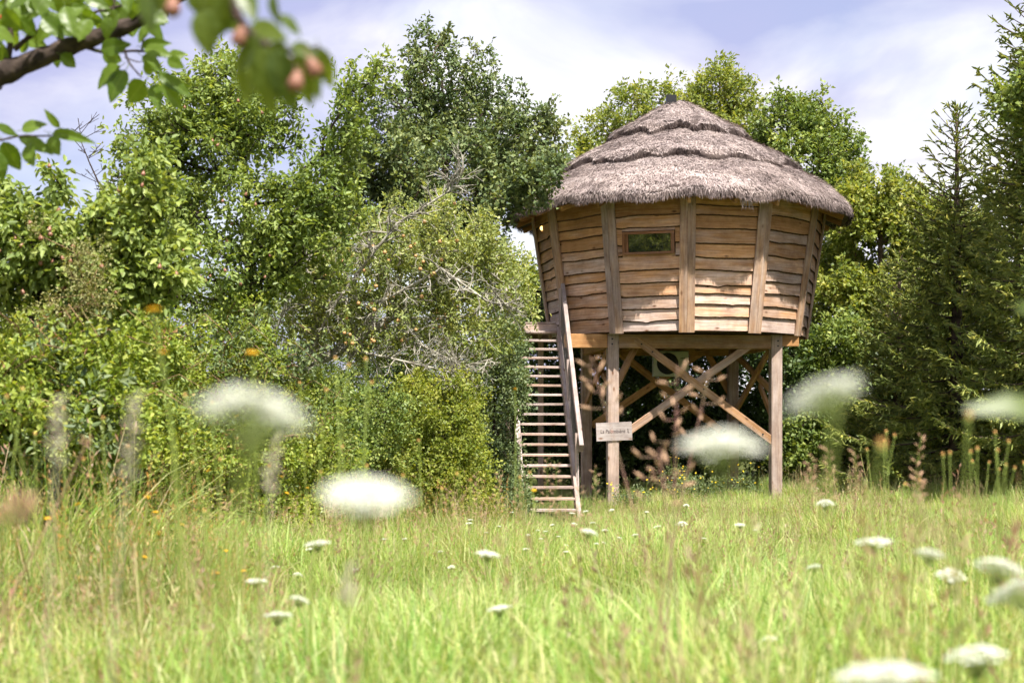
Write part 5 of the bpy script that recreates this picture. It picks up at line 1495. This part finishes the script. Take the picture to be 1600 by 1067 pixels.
# ------------------------------------------------------------------ boughs overhanging from the left
def near_leaf_mesh(seed, ser=.0, wid=.55):
    r = np.random.default_rng(seed); nl, nw = 14, 6
    V, F, UV = [], [], []
    curl = r.uniform(.05, .22); bend = r.uniform(.05, .3); fold = r.uniform(.08, .25); tw = r.normal()*.15
    for i in range(nl+1):
        f = i/nl
        w = wid*.5*(math.sin(PI*f**.80)**.75)*(1-.35*f**3)+.004
        if f > .93: w *= (1-f)/.07*.8+.05
        w *= 1+(ser if i % 2 else -ser)
        for j in range(nw+1):
            s_ = j/nw*2-1
            z = abs(s_)*w*fold*2-bend*f*f-curl*w*s_*s_+.012*math.sin(f*22+s_*2)*abs(s_)
            V.append((s_*w, f, z+tw*s_*w*f))
    for i in range(nl):
        for j in range(nw):
            a = i*(nw+1)+j; F.append((a, a+1, a+nw+2, a+nw+1))
    V = np.array(V)
    for f in F:
        for k in f: UV.append((V[k][0]/wid, V[k][1]))
    pv, pf = tube_geo([(0, -.20, .03), (0, -.08, .0), (0, .02, 0)], [.014, .012, .012], 4)
    o = len(V); V2 = np.concatenate([V, pv]); F2 = F+[tuple(k+o for k in g) for g in pf]
    uv = UV+[(0, 0)]*sum(len(g) for g in pf)
    me = mesh_from('leaf', V2, F2, uv=uv, smooth_shade=True); return me
def near_leaf_mat(name, c1, c2, trc):
    m, nt, out = new_mat(name); L = nt.links.new
    oi = N(nt, 'ShaderNodeObjectInfo'); r = ramp(nt, [(0, c1), (1, c2)]); L(oi.outputs['Random'], r.inputs[0])
    uvn = N(nt, 'ShaderNodeUVMap'); sx = N(nt, 'ShaderNodeSeparateXYZ'); L(uvn.outputs[0], sx.inputs[0])
    ab = N(nt, 'ShaderNodeMath', operation='ABSOLUTE'); L(sx.outputs[0], ab.inputs[0])
    # side veins: stripes slanting up from the midrib
    m1 = N(nt, 'ShaderNodeMath', operation='MULTIPLY_ADD'); m1.inputs[1].default_value = -1.1; L(ab.outputs[0], m1.inputs[0]); L(sx.outputs[1], m1.inputs[2])
    m2 = N(nt, 'ShaderNodeMath', operation='MULTIPLY'); m2.inputs[1].default_value = 52; L(m1.outputs[0], m2.inputs[0])
    m3 = N(nt, 'ShaderNodeMath', operation='SINE'); L(m2.outputs[0], m3.inputs[0])
    v1 = ramp(nt, [(.90, (0, 0, 0)), (.99, (1, 1, 1))]); L(m3.outputs[0], v1.inputs[0])
    v2 = ramp(nt, [(.012, (1, 1, 1)), (.03, (0, 0, 0))]); L(ab.outputs[0], v2.inputs[0])
    vm = mixc(nt, v1.outputs[0], (1, 1, 1), v2.outputs[0])
    tcn = N(nt, 'ShaderNodeTexCoord'); no = N(nt, 'ShaderNodeTexNoise'); no.inputs['Scale'].default_value = 3; L(tcn.outputs['Object'], no.inputs['Vector'])
    c = mixc(nt, r.outputs[0], tuple(x*1.5 for x in c2), no.outputs[0]); c = mixc(nt, r.outputs[0], c, .5)
    vf = N(nt, 'ShaderNodeMath', operation='MULTIPLY'); vf.inputs[1].default_value = .35; L(vm, vf.inputs[0])
    c = mixc(nt, c, (.24, .30, .10), vf.outputs[0])
    bs = N(nt, 'ShaderNodeBsdfPrincipled'); bs.inputs['Roughness'].default_value = .38; bs.inputs['Specular IOR Level'].default_value = .4; L(c, bs.inputs['Base Color'])
    tr = N(nt, 'ShaderNodeBsdfTranslucent'); L(mixc(nt, c, trc, 1, 'MULTIPLY'), tr.inputs['Color'])
    mx = N(nt, 'ShaderNodeMixShader'); mx.inputs[0].default_value = .5; L(bs.outputs[0], mx.inputs[1]); L(tr.outputs[0], mx.inputs[2]); L(mx.outputs[0], out.inputs[0])
    return m
M['cherry_leaf'] = near_leaf_mat('cherry_leaf', (.055, .105, .012), (.115, .175, .022), (2.2, 2.0, .5))
M['near_pear_leaf'] = near_leaf_mat('near_pear_leaf', (.045, .080, .013), (.105, .145, .026), (2.2, 1.9, .6))
CL = [near_leaf_mesh(400+i, .035, .58) for i in range(6)]
for me in CL: me.materials.append(M['cherry_leaf'])
PLF = [near_leaf_mesh(420+i, .0, .50) for i in range(5)]
for me in PLF: me.materials.append(M['near_pear_leaf'])
rl = random.Random(9)
def leaf_at(parent, me, b, t, wpx, y, wid, roll=None):
    p0 = P(b[0], b[1], y); p1 = P(t[0], t[1], y+rl.uniform(-.012, .012)*y)
    ay = (p1-p0); Lg = ay.length*1.04; ay = ay.normalized()
    n_ = Vector((rl.gauss(0, .35), -1, rl.gauss(.1, .45))); n_ = (n_-ay*n_.dot(ay)).normalized(); ax_ = ay.cross(n_).normalized()
    Wd = wpx*y/FPX/(wid*.92)
    o = bpy.data.objects.new('leaf', me); col.objects.link(o); o.parent = parent
    R_ = Matrix((ax_, ay, n_)).transposed().to_4x4()
    o.matrix_basis = Matrix.Translation(p0-origin(parent)) @ R_ @ Matrix.Diagonal((Wd, Lg, (Wd+Lg)/2, 1))
def bough(parent, pts, r0, r1, mat, name='branch', sides=8):
    pts = [Vector(p) for p in pts]; out = []
    n_ = 6
    for i in range(len(pts)-1):
        p0 = pts[max(i-1, 0)]; p1 = pts[i]; p2 = pts[i+1]; p3 = pts[min(i+2, len(pts)-1)]
        for k in range(n_):
            t_ = k/n_; out.append(.5*((2*p1)+(-p0+p2)*t_+(2*p0-5*p1+4*p2-p3)*t_*t_+(-p0+3*p1-3*p2+p3)*t_**3))
    out.append(pts[-1]); m = len(out)
    rad = np.array([r0+(r1-r0)*i/(m-1) for i in range(m)])*np.array([1+.10*math.sin(i*1.7)+rl.gauss(0, .05) for i in range(m)])
    V, F = tube_geo(out, rad, sides); return mk(name, V, F, mat, parent, smooth_shade=True)
Y1 = 5.4
tb = (-3.5, 5.6, gz(-3.5, 5.6))
cherry = empty('cherry_tree', tb, 'cherry tree whose dark bough with toothed leaves overhangs the meadow', 'tree')
bough(cherry, [tb, (-3.48, 5.58, .7), (-3.42, 5.55, 1.4), (-3.36, 5.5, 2.2), (-3.35, 5.5, 3.2), (-3.4, 5.5, 4.4)], .13, .05, M['bark_dark'], 'trunk', 10)
bough(cherry, [(-3.41, 5.54, 1.55), (-2.9, 5.45, 1.95), P(-60, 150, Y1), P(0, 118, Y1), P(70, 88, Y1), P(140, 62, Y1), P(210, 36, Y1), P(262, 8, Y1), P(330, -40, Y1), P(400, -95, Y1), P(470, -135, Y1), P(530, -190, Y1)], .058, .005, M['bark_dark'])
for pts, r0 in (([P(5, 116, Y1), P(16, 70, Y1), P(14, 20, Y1), P(5, -30, Y1)], .009), ([P(22, 78, Y1), P(62, 48, Y1), P(128, 25, Y1), P(195, 8, Y1)], .006), ([P(126, 72, Y1), P(165, 82, Y1), P(215, 80, Y1), P(272, 87, Y1)], .005),
                ([P(186, 55, Y1), P(194, 78, Y1), P(203, 100, Y1), P(222, 122, Y1)], .004), ([P(222, 78, Y1), P(224, 58, Y1), P(222, 42, Y1)], .003), ([P(195, 90, Y1), P(215, 97, Y1), P(226, 95, Y1)], .002),
                ([(-3.36, 5.5, 1.75), P(-160, 235, Y1), P(-110, 230, Y1), P(-40, 222, Y1), P(0, 219, Y1), P(32, 213, Y1), P(80, 212, Y1), P(95, 203, Y1)], .004), ([P(100, 70, Y1), P(72, 30, Y1), P(60, -20, Y1)], .006), ([P(160, 50, Y1), P(176, 20, Y1), P(180, -30, Y1)], .006)):
    bough(cherry, pts, r0*1.7, r0*.7, M['bark_dark'], 'twig', 6)
LEAVES = [((34, 203), (66, 190), 21), ((93, 200), (70, 173), 12), ((30, 212), (80, 235), 22), ((5, 222), (29, 267), 30), ((43, 226), (48, 256), 24), ((78, 214), (90, 240), 24), ((82, 208), (142, 219), 18), ((-6, 195), (29, 211), 14), ((-6, 238), (4, 280), 26),
          ((188, 104), (145, 130), 32), ((196, 110), (168, 152), 32), ((226, 128), (198, 160), 34), ((240, 132), (245, 165), 22), ((252, 130), (286, 172), 22), ((246, 114), (300, 150), 20), ((222, 88), (254, 110), 24), ((226, 76), (262, 82), 22), ((222, 72), (264, 66), 18), ((158, 78), (196, 68), 26), ((160, 84), (192, 96), 24),
          ((94, 86), (120, 104), 22), ((90, 88), (88, 106), 18), ((40, 56), (68, 72), 24), ((12, 0), (52, 30), 34), ((62, 16), (98, 53), 26), ((-8, 12), (26, 28), 26), ((98, 28), (132, 56), 30), ((112, 6), (140, 46), 26), ((168, -4), (203, 56), 26), ((-4, 62), (8, 108), 26), ((30, 30), (62, 54), 26), ((60, -8), (40, 18), 22),
          ((140, 10), (118, 40), 22), ((150, 30), (168, 60), 22), ((200, 10), (230, 34), 26), ((214, 0), (190, 30), 22), ((20, 40), (-8, 52), 26), ((84, 30), (60, 62), 22), ((230, 30), (252, 60), 20), ((100, -10), (96, 22), 26), ((232, 40), (216, 66), 16), ((180, 30), (160, 52), 20), ((262, 90), (290, 84), 18), ((262, 92), (286, 106), 18), ((-10, 90), (-20, 60), 24), ((236, 118), (226, 96), 14), ((270, 130), (300, 138), 14), ((44, 62), (30, 84), 16)]
for b_, t_, w_ in LEAVES: leaf_at(cherry, CL[rl.randrange(6)], b_, t_, w_, Y1+rl.uniform(-.14, .14), .58)
for k in range(56):
    u_, v_ = rl.uniform(-15, 245), rl.uniform(-25, 50)
    if v_ > 70-u_*.22: v_ -= 30
    a_ = rl.uniform(.2, 2.9); l_ = rl.uniform(34, 50)
    leaf_at(cherry, CL[rl.randrange(6)], (u_, v_), (u_+l_*math.cos(a_), v_+l_*math.sin(a_)*.8), rl.uniform(20, 30), Y1+rl.uniform(-.25, .25), .58)
for k in range(26):
    u_ = rl.uniform(290, 540); v_ = -12-(u_-290)*.66+rl.uniform(-30, 20)
    a_ = rl.uniform(.2, 2.9); l_ = rl.uniform(34, 50)
    if v_+l_ < -8: leaf_at(cherry, CL[rl.randrange(6)], (u_, v_), (u_+l_*math.cos(a_), v_+l_*math.sin(a_)*.8), rl.uniform(20, 30), Y1+rl.uniform(-.2, .2), .58)
CH = lathe_mesh('cherry', [(.01, .5), (.3, .46), (.5, .15), (.48, -.2), (.28, -.46), (.01, -.5)], M['cherry'], 10)
for (u, v) in ((106, 2), (3, 28)):
    p = P(u, v, Y1); inst('cherry', CH, cherry, p-origin(cherry), None, .020); V, F = tube_geo([p, p+Vector((.01, 0, .03))], .0009, 4); mk('cherry_stalk', V, F, M['stem'], cherry)
# nearer pear twig, out of focus
Y2 = 2.0
tb = (-2.1, 1.9, gz(-2.1, 1.9))
npear = empty('pear_tree', tb, 'young pear tree reaching one leafy fruiting twig into the sky beside the cherry bough', 'tree')
bough(npear, [tb, (-2.07, 1.9, .8), (-2.01, 1.91, 1.5), (-1.95, 1.93, 2.2), (-1.93, 1.95, 3.1)], .06, .02, M['bark_dark'], 'trunk', 10)
bough(npear, [(-1.97, 1.92, 2.1), (-1.4, 1.95, 2.4), (-.85, 1.98, 2.35), P(300, -120, Y2), P(345, -40, Y2), P(368, 20, Y2), P(400, 62, Y2), P(455, 80, Y2), P(500, 74, Y2)], .016, .0025, M['bark_dark'])
bough(npear, [P(318, -90, Y2), P(262, -50, Y2), P(235, -20, Y2)], .004, .002, M['bark_dark'], 'twig', 6)
for b_, t_, w_ in [((236, -22), (226, 42), 46), ((262, -30), (252, 20), 40), ((318, 14), (326, 86), 42), ((352, -6), (305, 34), 34), ((360, 0), (336, 60), 34), ((395, 66), (384, 156), 44), ((408, 72), (424, 176), 44), ((430, 76), (458, 172), 44), ((462, 82), (484, 166), 36), ((498, 74), (517, 138), 30), ((392, 40), (444, 58), 32),
                   ((424, -10), (431, 36), 22), ((436, 24), (472, 50), 22), ((446, 66), (412, 112), 32), ((376, -20), (398, 30), 30), ((404, 56), (368, 110), 30), ((440, 78), (440, 150), 34), ((476, 80), (498, 150), 30), ((340, -20), (352, 30), 28), ((302, -20), (316, 26), 34), ((380, 30), (352, 46), 22), ((456, 70), (494, 88), 22)]:
    leaf_at(npear, PLF[rl.randrange(5)], b_, t_, w_, Y2+rl.uniform(-.05, .05), .50)
NP = fruit_mesh('young_pear', M['fruit_near'])
for (u, v) in ((270, 6), (377, 52), (464, 122), (487, 100)):
    p = P(u, v, Y2-.03); inst('young_pear', NP, npear, p-origin(npear), (rl.gauss(0, .3), rl.gauss(0, .3), 0), (.021, .021, .016))
    V, F = tube_geo([p+Vector((0, 0, .01)), p+Vector((-.012, .02, .035))], .0012, 4); mk('fruit_stalk', V, F, M['stem_red'], npear)
# broad blades reaching in from the right
for (pts, lab) in (([(1760, 800), (1700, 690), (1640, 645), (1575, 632), (1508, 640)], 'broad grass blade arching in front of the pointed spruce'), ([(1740, 700), (1680, 540), (1630, 490), (1588, 478)], 'upper grass blade tip in front of the spruces')):
    y_ = 1.25
    q = [P(u, v, y_) for u, v in pts]; b = Vector((q[0].x+.05, y_, gz(q[0].x+.05, y_)))
    root = empty('grass_blade', b, lab, 'grass blade', None)
    q = [b]+q; V, F = [], []
    wd = [.006, .010, .012, .012, .010, .002] if len(q) == 6 else [.006, .010, .012, .009, .002]
    for i, p in enumerate(q):
        V += [p+Vector((0, -wd[i]*.6, -wd[i])), p+Vector((0, 0, .002)), p+Vector((0, wd[i]*.6, wd[i]))]
    for i in range(len(q)-1):
        for k in (0, 1): F.append((3*i+k, 3*i+k+1, 3*i+4+k, 3*i+3+k))
    o = mk('blade', V, F, M['near_pear_leaf'], root, uv=[(.3, .3)]*(4*len(F)), smooth_shade=True)
